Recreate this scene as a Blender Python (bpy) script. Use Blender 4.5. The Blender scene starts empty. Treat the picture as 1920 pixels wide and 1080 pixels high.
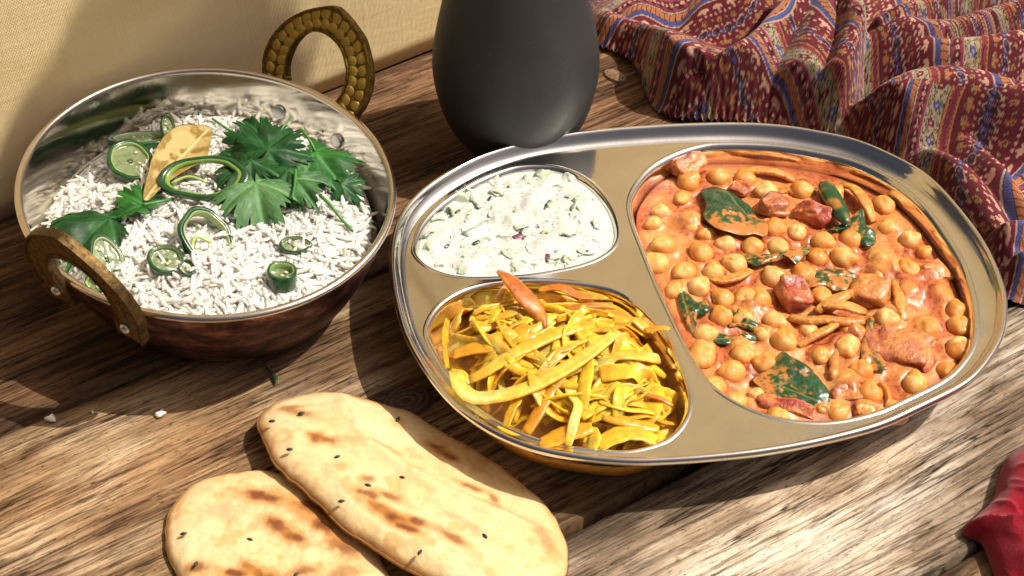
import bpy, bmesh, math, random
import numpy as np
from mathutils import Vector, Matrix
from mathutils.geometry import delaunay_2d_cdt
R = math.radians
random.seed(7); RNG = np.random.default_rng(7)
scene = bpy.context.scene
col = scene.collection

# ------------------------------------------------------------------ camera, sky, sun
EL, FOC, DIST = R(45), 60.0, 0.764
cam = bpy.data.cameras.new("camera"); camo = bpy.data.objects.new("camera", cam); col.objects.link(camo)
CP = np.array([0, -DIST*math.cos(EL), DIST*math.sin(EL)])
camo.location = CP; camo.rotation_euler = (R(90)-EL, 0, 0)
cam.lens = FOC; cam.sensor_width = 36; cam.clip_start = 0.02; cam.clip_end = 100
cam.dof.use_dof = True; cam.dof.focus_distance = 0.775; cam.dof.aperture_fstop = 24
scene.camera = camo
SUN_EL, SUN_AZ = R(58), R(2)          # azimuth measured from +X towards +Y
world = bpy.data.worlds.new("World"); scene.world = world; world.use_nodes = True
wn = world.node_tree; bg = wn.nodes["Background"]
sky = wn.nodes.new("ShaderNodeTexSky"); sky.sky_type = 'NISHITA'; sky.sun_disc = False
sky.sun_elevation = SUN_EL; sky.sun_rotation = R(90)-SUN_AZ
sky.dust_density = 9.0; sky.air_density = 0.18; sky.ozone_density = 0.0
wn.links.new(sky.outputs[0], bg.inputs[0]); bg.inputs[1].default_value = 0.078
sl = bpy.data.lights.new("sun", 'SUN'); so = bpy.data.objects.new("sun", sl); col.objects.link(so)
sl.energy = 4.9; sl.angle = R(0.5); sl.color = (1.0, 0.92, 0.79)
sd = Vector((math.cos(SUN_EL)*math.cos(SUN_AZ), math.cos(SUN_EL)*math.sin(SUN_AZ), math.sin(SUN_EL)))
so.rotation_euler = sd.to_track_quat('Z', 'Y').to_euler(); so.location = sd*2
scene.view_settings.view_transform = 'Standard'; scene.view_settings.look = 'None'
scene.view_settings.exposure = 0.07; scene.view_settings.gamma = 1.0
scene.render.engine = 'CYCLES'
scene.cycles.use_denoising = True
scene.cycles.max_bounces = 8; scene.cycles.glossy_bounces = 5
scene.cycles.sample_clamp_indirect = 4.0

# ------------------------------------------------------------------ helpers
_F = np.array([0, math.cos(EL), -math.sin(EL)]); _U = np.array([0, math.sin(EL), math.cos(EL)]); _X = np.array([1., 0, 0])
def ray(px, py):
    k = FOC/36*1920
    return _F + _X*(px-960)/k + _U*(540-py)/k
def at(px, py, z=0.0):
    """the place on the level z that the photograph shows at a pixel"""
    d = ray(px, py); return CP + d*(z-CP[2])/d[2]
def on_plane(px, py, p0, n):
    d = ray(px, py); return CP + d*(np.dot(np.asarray(p0)-CP, n)/np.dot(d, n))
def A(*a): return np.array(a, float)
def unit(v): v = np.asarray(v, float); return v/np.linalg.norm(v)

def hash2(ix, iy, seed):
    h = (ix.astype(np.int64)*374761393 + iy.astype(np.int64)*668265263 + seed*1442695041) & 0x7fffffff
    h = ((h ^ (h >> 13))*1274126177) & 0x7fffffff
    return ((h ^ (h >> 16)) & 0xffff)/65535.0
def vnoise(x, y, seed=0):
    x = np.asarray(x, float); y = np.asarray(y, float)
    ix = np.floor(x); iy = np.floor(y); fx = x-ix; fy = y-iy
    fx = fx*fx*fx*(fx*(fx*6-15)+10); fy = fy*fy*fy*(fy*(fy*6-15)+10)
    ix = ix.astype(np.int64); iy = iy.astype(np.int64)
    a = hash2(ix, iy, seed); b = hash2(ix+1, iy, seed); c = hash2(ix, iy+1, seed); d = hash2(ix+1, iy+1, seed)
    return (a*(1-fx)+b*fx)*(1-fy)+(c*(1-fx)+d*fx)*fy
def fbm(x, y, seed=0, octv=4):
    s = 0; a = .5; t = 0
    for i in range(octv):
        s = s + a*vnoise(np.asarray(x)*2**i, np.asarray(y)*2**i, seed+i*17); t += a; a *= .5
    return s/t
def sstep(a, b, x):
    t = np.clip((np.asarray(x, float)-a)/(b-a), 0, 1); return t*t*(3-2*t)
def mixc(c0, c1, f):
    f = np.asarray(f)[..., None]; return np.asarray(c0)*(1-f)+np.asarray(c1)*f

def mesh_data(name, V, Fs, mat, smooth=True, cols=None):
    me = bpy.data.meshes.new(name)
    V = np.asarray(V, float)
    if isinstance(Fs, np.ndarray):
        n = Fs.shape[1]
        me.vertices.add(len(V)); me.vertices.foreach_set("co", V.astype(np.float32).ravel())
        me.loops.add(Fs.size); me.loops.foreach_set("vertex_index", Fs.astype(np.int32).ravel())
        me.polygons.add(len(Fs)); me.polygons.foreach_set("loop_start", np.arange(0, Fs.size, n, dtype=np.int32))
        me.update(calc_edges=True)
    else:
        me.from_pydata([tuple(v) for v in V], [], [tuple(int(i) for i in f) for f in Fs]); me.update()
    me.validate()
    me.polygons.foreach_set("use_smooth", np.full(len(me.polygons), bool(smooth)))
    if cols is not None:
        at_ = me.color_attributes.new("Col", 'FLOAT_COLOR', 'POINT')
        c4 = np.ones((len(V), 4), np.float32); c4[:, :3] = np.asarray(cols)
        at_.data.foreach_set("color", c4.ravel())
    if mat is not None: me.materials.append(mat)
    return me
def obj(name, V, Fs, mat, parent=None, smooth=True, cols=None, origin=None):
    """one mesh object from world coordinates; its origin at the middle of its foot"""
    V = np.asarray(V, float)
    if origin is None: origin = A((V[:, 0].min()+V[:, 0].max())/2, (V[:, 1].min()+V[:, 1].max())/2, V[:, 2].min())
    me = mesh_data(name, V-origin, Fs, mat, smooth, cols)
    o = bpy.data.objects.new(name, me); col.objects.link(o)
    place(o, origin, parent); return o
def wloc(p):
    v = Vector((0, 0, 0))
    while p is not None: v = v + p.location; p = p.parent
    return np.array(v)
def place(o, origin, parent):
    if parent is not None:
        o.parent = parent; o.location = Vector(np.asarray(origin)-wloc(parent))
    else: o.location = Vector(origin)
def tag(o, label, cat, group=None, kind=None):
    o['label'] = label; o['category'] = cat
    if group: o['group'] = group
    if kind: o['kind'] = kind
    return o
def thing(name, label, cat, loc, group=None):
    o = bpy.data.objects.new(name, None); col.objects.link(o); o.location = Vector(loc); o.empty_display_size = .01
    return tag(o, label, cat, group)
def inst(name, me, M, parent=None):
    """an object using shared mesh data; M is a world matrix"""
    o = bpy.data.objects.new(name, me); col.objects.link(o)
    if parent is not None:
        o.parent = parent; M = Matrix.Translation(-Vector(wloc(parent))) @ M
    o.matrix_local = M; return o

def spline(pts, n, closed=True, smooth=0):
    """Catmull-Rom through pts, resampled evenly to n points"""
    P = np.asarray(pts, float); m = len(P); out = []
    rng = range(m) if closed else range(m-1)
    for i in rng:
        if closed: p0, p1, p2, p3 = P[(i-1) % m], P[i], P[(i+1) % m], P[(i+2) % m]
        else: p0, p1, p2, p3 = P[max(i-1, 0)], P[i], P[i+1], P[min(i+2, m-1)]
        t = np.linspace(0, 1, 24, endpoint=False)[:, None]
        out.append(.5*((2*p1)+(-p0+p2)*t+(2*p0-5*p1+4*p2-p3)*t*t+(-p0+3*p1-3*p2+p3)*t**3))
    C = np.concatenate(out)
    C = np.vstack([C, C[:1]]) if closed else np.vstack([C, P[-1:]])
    L = np.r_[0, np.cumsum(np.linalg.norm(np.diff(C, axis=0), axis=1))]
    s = np.linspace(0, L[-1], n, endpoint=not closed)
    Q = np.stack([np.interp(s, L, C[:, k]) for k in range(C.shape[1])], -1)
    for _ in range(smooth):
        if closed: Q = .5*Q+.25*(np.roll(Q, 1, 0)+np.roll(Q, -1, 0))
        else: Q[1:-1] = .5*Q[1:-1]+.25*(Q[:-2]+Q[2:])
    return Q
def ccw(P):
    x, y = P[:, 0], P[:, 1]
    return P if (x*np.roll(y, -1)-np.roll(x, -1)*y).sum() > 0 else P[::-1].copy()
def inset(C, d):
    """offset a ccw closed 2-D curve inwards by d"""
    T = np.roll(C, -1, 0)-np.roll(C, 1, 0); T /= np.linalg.norm(T, axis=1)[:, None]+1e-12
    return C[:, :2]+np.stack([-T[:, 1], T[:, 0]], -1)*d
def grid_faces(nr, na, closed=True, flip=False):
    i = np.arange(nr-1)[:, None]; j = np.arange(na if closed else na-1)[None, :]
    j2 = (j+1) % na
    f = np.stack(np.broadcast_arrays(i*na+j, i*na+j2, (i+1)*na+j2, (i+1)*na+j), -1).reshape(-1, 4)
    return f[:, ::-1].copy() if flip else f
def loft(rings, closed=True, cap0=False, cap1=False, flip=False):
    rings = [np.asarray(r) for r in rings]; na = len(rings[0])
    V = np.concatenate(rings); F_ = [tuple(f) for f in grid_faces(len(rings), na, closed, flip)]
    if cap0: F_.append(tuple(range(na))[::-1] if not flip else tuple(range(na)))
    if cap1:
        b = (len(rings)-1)*na; F_.append(tuple(range(b, b+na)) if not flip else tuple(range(b, b+na))[::-1])
    return V, F_
def join(parts):
    V = []; F_ = []; n = 0; C = []
    for p in parts:
        v, f = p[0], p[1]
        V.append(v); F_ += [tuple(int(i)+n for i in q) for q in f]; n += len(v)
        if len(p) > 2: C.append(p[2])
    return np.concatenate(V), F_, (np.concatenate(C) if C else None)
def tube(path, rad, ns=8, flat=1.0, up=(0, 0, 1)):
    P = np.asarray(path, float); n = len(P); rad = np.broadcast_to(np.asarray(rad, float), (n,))
    T = np.gradient(P, axis=0); T /= np.linalg.norm(T, axis=1)[:, None]+1e-12
    rings = []
    for i in range(n):
        u = np.asarray(up, float); s = np.cross(T[i], u)
        if np.linalg.norm(s) < .05: s = np.cross(T[i], A(1, 0, 0))
        s = unit(s); w = np.cross(s, T[i])
        a = np.linspace(0, 2*np.pi, ns, endpoint=False)
        rings.append(P[i]+rad[i]*(np.cos(a)[:, None]*s+flat*np.sin(a)[:, None]*w))
    return loft(rings, cap0=True, cap1=True)

# ------------------------------------------------------------------ materials
def new_mat(name):
    m = bpy.data.materials.new(name); m.use_nodes = True
    nt = m.node_tree; return m, nt, nt.nodes["Principled BSDF"]
def N(nt, t, **kw):
    n = nt.nodes.new(t)
    for k, v in kw.items():
        if k in n.inputs: n.inputs[k].default_value = v
        else: setattr(n, k, v)
    return n
def bump(nt, bs, src, strength, dist):
    b = N(nt, "ShaderNodeBump"); b.inputs["Strength"].default_value = strength; b.inputs["Distance"].default_value = dist
    nt.links.new(src, b.inputs["Height"]); nt.links.new(b.outputs[0], bs.inputs["Normal"]); return b
def noise(nt, scale, detail=4, rough=.55, vec=None, mapping=None, coord="Object"):
    t = N(nt, "ShaderNodeTexNoise"); t.inputs["Scale"].default_value = scale; t.inputs["Detail"].default_value = detail; t.inputs["Roughness"].default_value = rough
    if vec is None:
        tc = N(nt, "ShaderNodeTexCoord"); vec = tc.outputs[coord]
        if mapping:
            mp = N(nt, "ShaderNodeMapping"); mp.inputs["Scale"].default_value = mapping; nt.links.new(vec, mp.inputs[0]); vec = mp.outputs[0]
    nt.links.new(vec, t.inputs["Vector"]); return t
def ramp(nt, src, stops):
    r = N(nt, "ShaderNodeValToRGB"); e = r.color_ramp.elements
    while len(e) < len(stops): e.new(.5)
    for el, (p, c) in zip(e, stops):
        el.position = p; el.color = (*c, 1) if len(c) == 3 else c
    nt.links.new(src, r.inputs[0]); return r
def mix(nt, a, b, f, blend='MIX'):
    m = N(nt, "ShaderNodeMix", data_type='RGBA', blend_type=blend)
    for k, v in ((6, a), (7, b)):
        if isinstance(v, tuple): m.inputs[k].default_value = (*v, 1)
        else: nt.links.new(v, m.inputs[k])
    if isinstance(f, (int, float)): m.inputs[0].default_value = f
    else: nt.links.new(f, m.inputs[0])
    return m.outputs[2]
def col_mat(name, rough=.4, sss=0.0, sssr=(1, .5, .3), srad=.002, nscale=400, namp=.25, bscale=500, bstr=.2, bdist=.0004, coat=0.0, spec=.5, metal=0.0, trans=0):
    m, nt, bs = new_mat(name)
    a = N(nt, "ShaderNodeAttribute", attribute_name="Col")
    n = noise(nt, nscale, 3)
    r = ramp(nt, n.outputs[0], [(.3, (1-namp,)*3), (.7, (1+namp*.4,)*3)])
    c = mix(nt, a.outputs[0], r.outputs[0], 1.0, 'MULTIPLY')
    nt.links.new(c, bs.inputs["Base Color"])
    bs.inputs["Roughness"].default_value = rough; bs.inputs["Metallic"].default_value = metal
    bs.inputs["Specular IOR Level"].default_value = spec
    if sss: bs.inputs["Subsurface Weight"].default_value = sss; bs.inputs["Subsurface Radius"].default_value = sssr; bs.inputs["Subsurface Scale"].default_value = srad
    if coat: bs.inputs["Coat Weight"].default_value = coat; bs.inputs["Coat Roughness"].default_value = .08
    if bstr: bump(nt, bs, noise(nt, bscale, 4).outputs[0], bstr, bdist)
    return m
def steel_mat(name, base=(.74, .71, .66), rough=.13, smudge=.5):
    m, nt, bs = new_mat(name)
    bs.inputs["Metallic"].default_value = 1
    n1 = noise(nt, 45, 5, .65); n2 = noise(nt, 900, 2, .5)
    r = ramp(nt, n1.outputs[0], [(.35, (rough,)*3), (.75, (rough+.16*smudge,)*3)])
    nt.links.new(r.outputs[0], bs.inputs["Roughness"])
    c = ramp(nt, n1.outputs[0], [(.3, base), (.8, tuple(x*.86 for x in base))])
    nt.links.new(c.outputs[0], bs.inputs["Base Color"])
    n0 = noise(nt, 16, 2, .5); b0 = N(nt, 'ShaderNodeBump'); b0.inputs['Strength'].default_value = .35; b0.inputs['Distance'].default_value = .0022; nt.links.new(n0.outputs[0], b0.inputs['Height'])
    b = bump(nt, bs, n1.outputs[0], .12, .0006); nt.links.new(b0.outputs[0], b.inputs['Normal'])
    b2 = N(nt, "ShaderNodeBump"); b2.inputs["Strength"].default_value = .06; b2.inputs["Distance"].default_value = .0002
    nt.links.new(n2.outputs[0], b2.inputs["Height"]); nt.links.new(b.outputs[0], b2.inputs["Normal"]); nt.links.new(b2.outputs[0], bs.inputs["Normal"])
    return m
STEEL = steel_mat("polished_steel", (.84, .81, .75), .075, .45); STEEL_IN = steel_mat("brushed_lining_steel", (.72, .69, .62), .06, .6)
RIVET = steel_mat("rivet_steel", (.62, .62, .62), .3, .2)
def copper():
    m, nt, bs = new_mat("aged_copper"); bs.inputs["Metallic"].default_value = .85
    n = noise(nt, 55, 7, .72, mapping=(1, 1, 2.0))
    r = ramp(nt, n.outputs[0], [(.42, (.020, .009, .009)), (.52, (.085, .030, .028)), (.64, (.27, .12, .11))])
    nt.links.new(r.outputs[0], bs.inputs["Base Color"])
    r2 = ramp(nt, n.outputs[0], [(.3, (.55,)*3), (.7, (.32,)*3)]); nt.links.new(r2.outputs[0], bs.inputs["Roughness"])
    bump(nt, bs, n.outputs[0], .25, .0008); return m
COPPER = copper()
def brass(name, lo, hi, rough):
    m, nt, bs = new_mat(name); bs.inputs["Metallic"].default_value = .9
    n = noise(nt, 420, 5, .7)
    r = ramp(nt, n.outputs[0], [(.36, lo), (.66, hi)]); nt.links.new(r.outputs[0], bs.inputs["Base Color"])
    bs.inputs["Roughness"].default_value = rough
    bump(nt, bs, n.outputs[0], .5, .0005); return m
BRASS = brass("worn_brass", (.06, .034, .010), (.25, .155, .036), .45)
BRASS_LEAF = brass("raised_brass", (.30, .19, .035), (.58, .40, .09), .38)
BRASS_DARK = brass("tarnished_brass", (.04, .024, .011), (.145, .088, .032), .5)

# wood ---------------------------------------------------------------
def wood(name, seed, dark, mid, lite, pale, pale_lo):
    m, nt, bs = new_mat(name)
    tc = N(nt, "ShaderNodeTexCoord")
    def mapped(sc, off=0.0, src=None):
        mp = N(nt, "ShaderNodeMapping"); mp.inputs["Scale"].default_value = sc; mp.inputs["Location"].default_value = (seed+off, seed*.37+off*1.3, 0)
        nt.links.new(src or tc.outputs["Object"], mp.inputs[0]); return mp.outputs[0]
    w = noise(nt, 1, 2, .5, vec=mapped((5, 11, 5), 3.0))          # the grain wanders a little
    wv = N(nt, "ShaderNodeVectorMath", operation='SCALE'); wv.inputs[3].default_value = .012; nt.links.new(w.outputs[1], wv.inputs[0])
    ad = N(nt, "ShaderNodeVectorMath", operation='ADD'); nt.links.new(tc.outputs["Object"], ad.inputs[0]); nt.links.new(wv.outputs[0], ad.inputs[1])
    g = lambda sc, detail, rough, off: noise(nt, 1, detail, rough, vec=mapped(sc, off, ad.outputs[0])).outputs[0]
    tone = g((12, 70, 9), 6, .66, 1.3); ring = g((9, 330, 20), 5, .68, 5.1); fib = g((55, 1300, 60), 4, .75, 7.7); crk = g((16, 300, 20), 3, .55, 11.9)
    blot = noise(nt, 1, 5, .62, vec=mapped((13, 30, 9), 8.0)).outputs[0]; pit = noise(nt, 1, 4, .7, vec=mapped((300, 700, 60), 2.0)).outputs[0]
    def math_(op, a, b=None, c=None):
        n = N(nt, "ShaderNodeMath", operation=op)
        for k, v in enumerate((a, b, c)):
            if v is None: continue
            if isinstance(v, (int, float)): n.inputs[k].default_value = v
            else: nt.links.new(v, n.inputs[k])
        return n.outputs[0]
    k = math_('MULTIPLY_ADD', ring, .65, math_('MULTIPLY', tone, .5)); k = math_('MULTIPLY_ADD', fib, .35, k)     # about .3 - 1.2
    c = ramp(nt, k, [(.56, dark), (.70, mid), (.84, lite)]).outputs[0]
    pm = math_('MULTIPLY', ramp(nt, blot, [(pale_lo, (0, 0, 0)), (pale_lo+.2, (1, 1, 1))]).outputs[0], ramp(nt, k, [(.62, (0, 0, 0)), (.78, (1, 1, 1))]).outputs[0])
    c = mix(nt, c, pale, pm)
    c = mix(nt, c, ramp(nt, blot, [(.27, (.36, .31, .29)), (.47, (1, 1, 1))]).outputs[0], .85, 'MULTIPLY')
    cm = math_('ABSOLUTE', math_('SUBTRACT', crk, .5))
    cr = ramp(nt, cm, [(.007, (.08, .06, .05)), (.032, (1, 1, 1))]).outputs[0]
    c = mix(nt, c, cr, ramp(nt, tone, [(.38, (.95,)*3), (.60, (.15,)*3)]).outputs[0], 'MULTIPLY')
    c = mix(nt, c, ramp(nt, fib, [(.33, (.45, .42, .40)), (.47, (1, 1, 1))]).outputs[0], .75, 'MULTIPLY')
    c = mix(nt, c, ramp(nt, pit, [(.34, (.15, .12, .10)), (.42, (1, 1, 1))]).outputs[0], .8, 'MULTIPLY')
    av = N(nt, "ShaderNodeAttribute", attribute_name="Col"); c = mix(nt, c, av.outputs[0], 1.0, 'MULTIPLY')
    nt.links.new(c, bs.inputs["Base Color"])
    bs.inputs["Roughness"].default_value = .7; bs.inputs["Specular IOR Level"].default_value = .18
    h = math_('MULTIPLY_ADD', fib, .45, math_('MULTIPLY_ADD', cr, .35, ring))
    bump(nt, bs, h, .85, .0016)
    return m
WOODS = [wood("grey_worn_wood", 1.0, (.095, .066, .043), (.225, .160, .105), (.40, .305, .215), (.66, .58, .48), .45),
         wood("brown_worn_wood", 4.2, (.034, .020, .012), (.185, .102, .050), (.38, .24, .125), (.56, .42, .27), .50),
         wood("dark_brown_wood", 9.7, (.024, .012, .007), (.115, .056, .028), (.26, .145, .075), (.36, .25, .16), .60)]
GA = R(32.5); GD = A(math.cos(GA), math.sin(GA), 0); GN = A(-math.sin(GA), math.cos(GA), 0)

# ------------------------------------------------------------------ table
table = thing("wooden_table", "weathered brown plank table top with raised grain, carrying all the dishes", "table", (0, 0, -.035))
STAINS_AND_SHADE = [(230,650,.07,.45),(790,735,.05,.4),(1130,915,.06,.4),(60,560,.06,.55),(560,690,.04,.55),(760,270,.07,.6),(1480,960,.075,1.45),(1330,1010,.04,1.2),(330,860,.05,1.35),(120,950,.06,1.15),(1640,1040,.03,1.3),(1850,760,.04,.8)]  # wood stains, with painted-in shade by bowl, tray, vase and a sunlit patch
def plank(lo, hi, mat, seed, x0=-.75, x1=.75, e_lo=.0008, e_hi=.0008):
    nx, ny = 420, 44
    xs = np.linspace(x0, x1, nx); t = np.linspace(0, 1, ny)
    X = np.repeat(xs[:, None], ny, 1)
    elo = lo+e_lo*(fbm(xs*14, xs*0+seed, 11, 5)-.5)*2; ehi = hi+e_hi*(fbm(xs*14, xs*0+seed+9, 23, 5)-.5)*2
    tt = np.r_[0, .012, .03, np.linspace(.07, .93, ny-6), .97, .988, 1]
    Y = elo[:, None]*(1-tt)+ehi[:, None]*tt
    Z = (fbm(X*6, Y*40+seed, 5, 3)-.5)*.0010
    edge = np.minimum(tt, 1-tt)*(hi-lo)
    Z = Z-.0022*np.exp(-(edge/.0014)**1.3)
    Z -= .0005
    top = np.stack([X, Y, Z], -1)
    nV = nx*ny
    F_ = [tuple(f) for f in grid_faces(nx, ny, False, True)]
    F_ = [f[::-1] for f in F_]
    bot = top.copy(); bot[..., 2] = -.034
    V = np.concatenate([top.reshape(-1, 3), bot.reshape(-1, 3)[[*range(0, nV, ny)]], bot.reshape(-1, 3)[[*range(ny-1, nV, ny)]]])
    for i in range(nx-1):
        a, b = i*ny, (i+1)*ny; c, d = nV+i, nV+i+1
        F_.append((a, b, d, c))
        a, b = i*ny+ny-1, (i+1)*ny+ny-1; c, d = nV+nx+i, nV+nx+i+1
        F_.append((b, a, c, d))
        F_.append((nV+i, nV+i+1, nV+nx+i+1, nV+nx+i))
    F_.append(tuple(range(0, ny))+(nV+nx, nV)); F_.append(tuple(range((nx-1)*ny+ny-1, (nx-1)*ny-1, -1))+(nV+nx-1, nV+2*nx-1))
    Xw = GD[0]*V[:, 0]+GN[0]*V[:, 1]; Yw = GD[1]*V[:, 0]+GN[1]*V[:, 1]
    e_ = np.minimum(V[:, 1]-lo, hi-V[:, 1]); nz = fbm(V[:, 0]*20+seed, V[:, 1]*90, 45, 4)
    cc = np.ones((len(V), 3)); cc = mixc(cc, A(.22, .2, .19), np.exp(-np.clip(e_-.004*(nz-.4)*3, 0, 1)/.003)*.8)
    for sx, sy, rr_, am in STAINS_AND_SHADE:
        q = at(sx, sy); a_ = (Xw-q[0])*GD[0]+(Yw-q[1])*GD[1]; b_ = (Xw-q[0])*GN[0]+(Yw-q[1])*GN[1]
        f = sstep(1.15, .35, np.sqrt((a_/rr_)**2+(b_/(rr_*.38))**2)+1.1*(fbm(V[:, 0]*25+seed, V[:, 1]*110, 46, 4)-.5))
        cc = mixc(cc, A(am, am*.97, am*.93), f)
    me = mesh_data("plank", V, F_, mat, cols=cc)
    o = bpy.data.objects.new("plank", me); col.objects.link(o)
    o.parent = table; o.location = (0, 0, .035); o.rotation_euler = (0, 0, GA)
    return o
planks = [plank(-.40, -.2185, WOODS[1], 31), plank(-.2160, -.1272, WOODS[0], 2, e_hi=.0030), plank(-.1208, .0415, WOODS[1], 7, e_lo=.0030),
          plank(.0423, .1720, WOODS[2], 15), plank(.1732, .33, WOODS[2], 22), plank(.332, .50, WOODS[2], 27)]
# board added under the planks to block light in the joints
V = [GD*a+GN*b+A(0, 0, c) for c in (-.06, -.0345) for a in (-.74, .74) for b in (-.39, .49)]
obj("added_under_board", V, [(0, 1, 3, 2), (4, 6, 7, 5), (0, 4, 5, 1), (2, 3, 7, 6), (0, 2, 6, 4), (1, 5, 7, 3)], WOODS[2], table, False)
def knot(px, py, rx, ry, plk, dark, lite, ang):
    c = at(px, py, .0); rr = np.linspace(0, 1, 14)[1:]; a = np.linspace(0, 2*np.pi, 40, endpoint=False)
    V = [c+A(0, 0, .0012)]; C = [dark]
    ux = A(math.cos(ang), math.sin(ang), 0); uy = A(-math.sin(ang), math.cos(ang), 0)
    for r in rr:
        w = r*(1+.10*(fbm(np.cos(a)*1.5+3, np.sin(a)*1.5+px, 3, 3)-.5))
        z = .0012+.0003*np.sin(r*26)-.0022*r**8
        V += list(c+ux*(rx*w*np.cos(a))[:, None]+uy*(ry*w*np.sin(a))[:, None]+A(0, 0, 1)*z)
        C += list(mixc(dark, lite, (.5+.5*np.sin(r*24+3*fbm(np.cos(a)*3, np.sin(a)*3+px, 8, 3)))*(1 if r < .9 else .1)))
    F_ = [(0, 1+i, 1+(i+1) % 40) for i in range(40)]
    for k in range(12): F_ += [(1+k*40+i, 1+(k+1)*40+i, 1+(k+1)*40+(i+1) % 40, 1+k*40+(i+1) % 40) for i in range(40)]
    V = np.array(V); o = obj("knot", V, F_, KNOT, None, cols=np.array(C), origin=c)
    o.parent = plk; o.matrix_parent_inverse = Matrix.Identity(4)
    o.matrix_local = (Matrix.Translation((0, 0, 0)) @ Matrix.Rotation(-GA, 4, 'Z')) @ Matrix.Translation(Vector(c))
    return o
KNOT = col_mat("knot_wood", .65, nscale=600, namp=.5, bscale=700, bstr=.5)
knot(1153, 143, .0075, .0042, planks[3], A(.12, .06, .03), A(.30, .17, .09), R(-40))
knot(762, 754, .012, .008, planks[2], A(.025, .016, .01), A(.12, .07, .045), R(20))

# ------------------------------------------------------------------ canvas backdrop
def canvas_mat():
    m, nt, bs = new_mat("painted_canvas")
    n1 = noise(nt, 14, 4, .6, mapping=(1, 1, 3)); n2 = noise(nt, 1, 4, .6, mapping=(260, 260, 22))
    c = ramp(nt, n1.outputs[0], [(.3, (.76, .58, .30)), (.7, (.84, .68, .39))])
    nt.links.new(c.outputs[0], bs.inputs["Base Color"]); bs.inputs["Roughness"].default_value = .85; bs.inputs["Specular IOR Level"].default_value = .15
    tc = N(nt, "ShaderNodeTexCoord")
    w1 = N(nt, "ShaderNodeTexWave", bands_direction='X'); w1.inputs["Scale"].default_value = 430; w1.inputs["Distortion"].default_value = 1.2; w1.inputs["Detail"].default_value = 1
    w2 = N(nt, "ShaderNodeTexWave", bands_direction='Z'); w2.inputs["Scale"].default_value = 430; w2.inputs["Distortion"].default_value = 1.2; w2.inputs["Detail"].default_value = 1
    for w in (w1, w2): nt.links.new(tc.outputs["Object"], w.inputs[0])
    ad = N(nt, "ShaderNodeMath", operation='ADD'); nt.links.new(w1.outputs[1], ad.inputs[0]); nt.links.new(w2.outputs[1], ad.inputs[1])
    a2 = N(nt, "ShaderNodeMath", operation='MULTIPLY_ADD'); a2.inputs[1].default_value = .25; nt.links.new(ad.outputs[0], a2.inputs[0])
    n3 = noise(nt, 1, 5, .6, mapping=(60, 60, 400))
    sm = N(nt, "ShaderNodeMath", operation='MULTIPLY_ADD'); sm.inputs[1].default_value = 1.0; nt.links.new(n2.outputs[0], sm.inputs[0]); nt.links.new(n3.outputs[0], sm.inputs[2])
    nt.links.new(sm.outputs[0], a2.inputs[2])
    bump(nt, bs, a2.outputs[0], .6, .0006); return m
CANVAS = canvas_mat()
p0, p1 = at(0, 415), at(820, 90); cd = unit(p1-p0); cn = A(cd[1], -cd[0], 0)   # faces the dishes
cmid = p0+cd*.35
S = np.linspace(-.85, .75, 150); Hh = np.linspace(0.0006, .62, 60)
SS, HH = np.meshgrid(S, Hh)
lean = .0
dd = (fbm(SS*3, HH*3, 4, 3)-.5)*.006*sstep(0, .1, HH)
front = cmid+cd*SS[..., None]+cn*(dd)[..., None]+A(0, 0, 1)*HH[..., None]
back = front-cn*.004
Vc = np.concatenate([front.reshape(-1, 3), back.reshape(-1, 3)])
f1 = grid_faces(60, 150, False); n_ = 60*150
Fc = [tuple(f) for f in f1]+[tuple(f[::-1]+n_) for f in f1]
bd = list(range(150))+[k*150+149 for k in range(1, 60)]+[59*150+k for k in range(148, -1, -1)]+[k*150 for k in range(58, 0, -1)]
Fc += [(bd[(i+1) % len(bd)], bd[i], bd[i]+n_, bd[(i+1) % len(bd)]+n_) for i in range(len(bd))]
RZ = math.atan2(cd[1], cd[0])
Mi = np.array(Matrix.Rotation(-RZ, 3, 'Z'))
me = mesh_data("canvas_backdrop", (Vc-cmid)@Mi.T, Fc, CANVAS)
cb = bpy.data.objects.new("canvas_backdrop", me); col.objects.link(cb); cb.location = Vector(cmid); cb.rotation_euler = (0, 0, RZ)
tag(cb, "cream painted canvas backdrop standing upright behind the rice bowl", "backdrop", kind="structure")

# ------------------------------------------------------------------ vase
def vase_mat():
    m, nt, bs = new_mat("matt_charcoal_ceramic")
    n = noise(nt, 900, 3); n2 = noise(nt, 30, 4)
    c = ramp(nt, n2.outputs[0], [(.3, (.019, .020, .023)), (.7, (.031, .032, .036))])
    sp = ramp(nt, n.outputs[0], [(.69, (0, 0, 0)), (.75, (.35,)*3)])
    nt.links.new(mix(nt, c.outputs[0], (.3, .3, .3), sp.outputs[0]), bs.inputs["Base Color"])
    bs.inputs["Roughness"].default_value = .56
    bump(nt, bs, n.outputs[0], .22, .00025); return m
VASE = vase_mat()
vc = A(.0018, .0976, 0)
prof = [(0, .0), (.0120, .0), (.0158, .0012), (.0228, .006), (.0296, .014), (.0349, .026), (.0380, .039), (.0391, .051), (.0381, .062), (.0357, .075), (.0328, .088), (.0298, .102), (.0264, .116), (.0226, .130), (.0192, .145), (.0170, .160), (.0165, .175), (.0180, .190), (.0205, .200), (.0212, .202), (.0198, .201), (.0165, .188), (.0150, .170), (.0160, .150), (.0200, .130), (.028, .10), (.035, .055), (.028, .02), (0, .012)]
pr = spline(A(*[list(p) for p in prof]).reshape(-1, 2), 120, False)
a = np.linspace(0, 2*np.pi, 96, endpoint=False)
rings = [np.stack([vc[0]+max(r, 1e-5)*np.cos(a), vc[1]+max(r, 1e-5)*np.sin(a), np.full(96, max(z, 0)+.0004)], -1) for r, z in pr]
V, F_ = loft(rings, flip=False)
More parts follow.
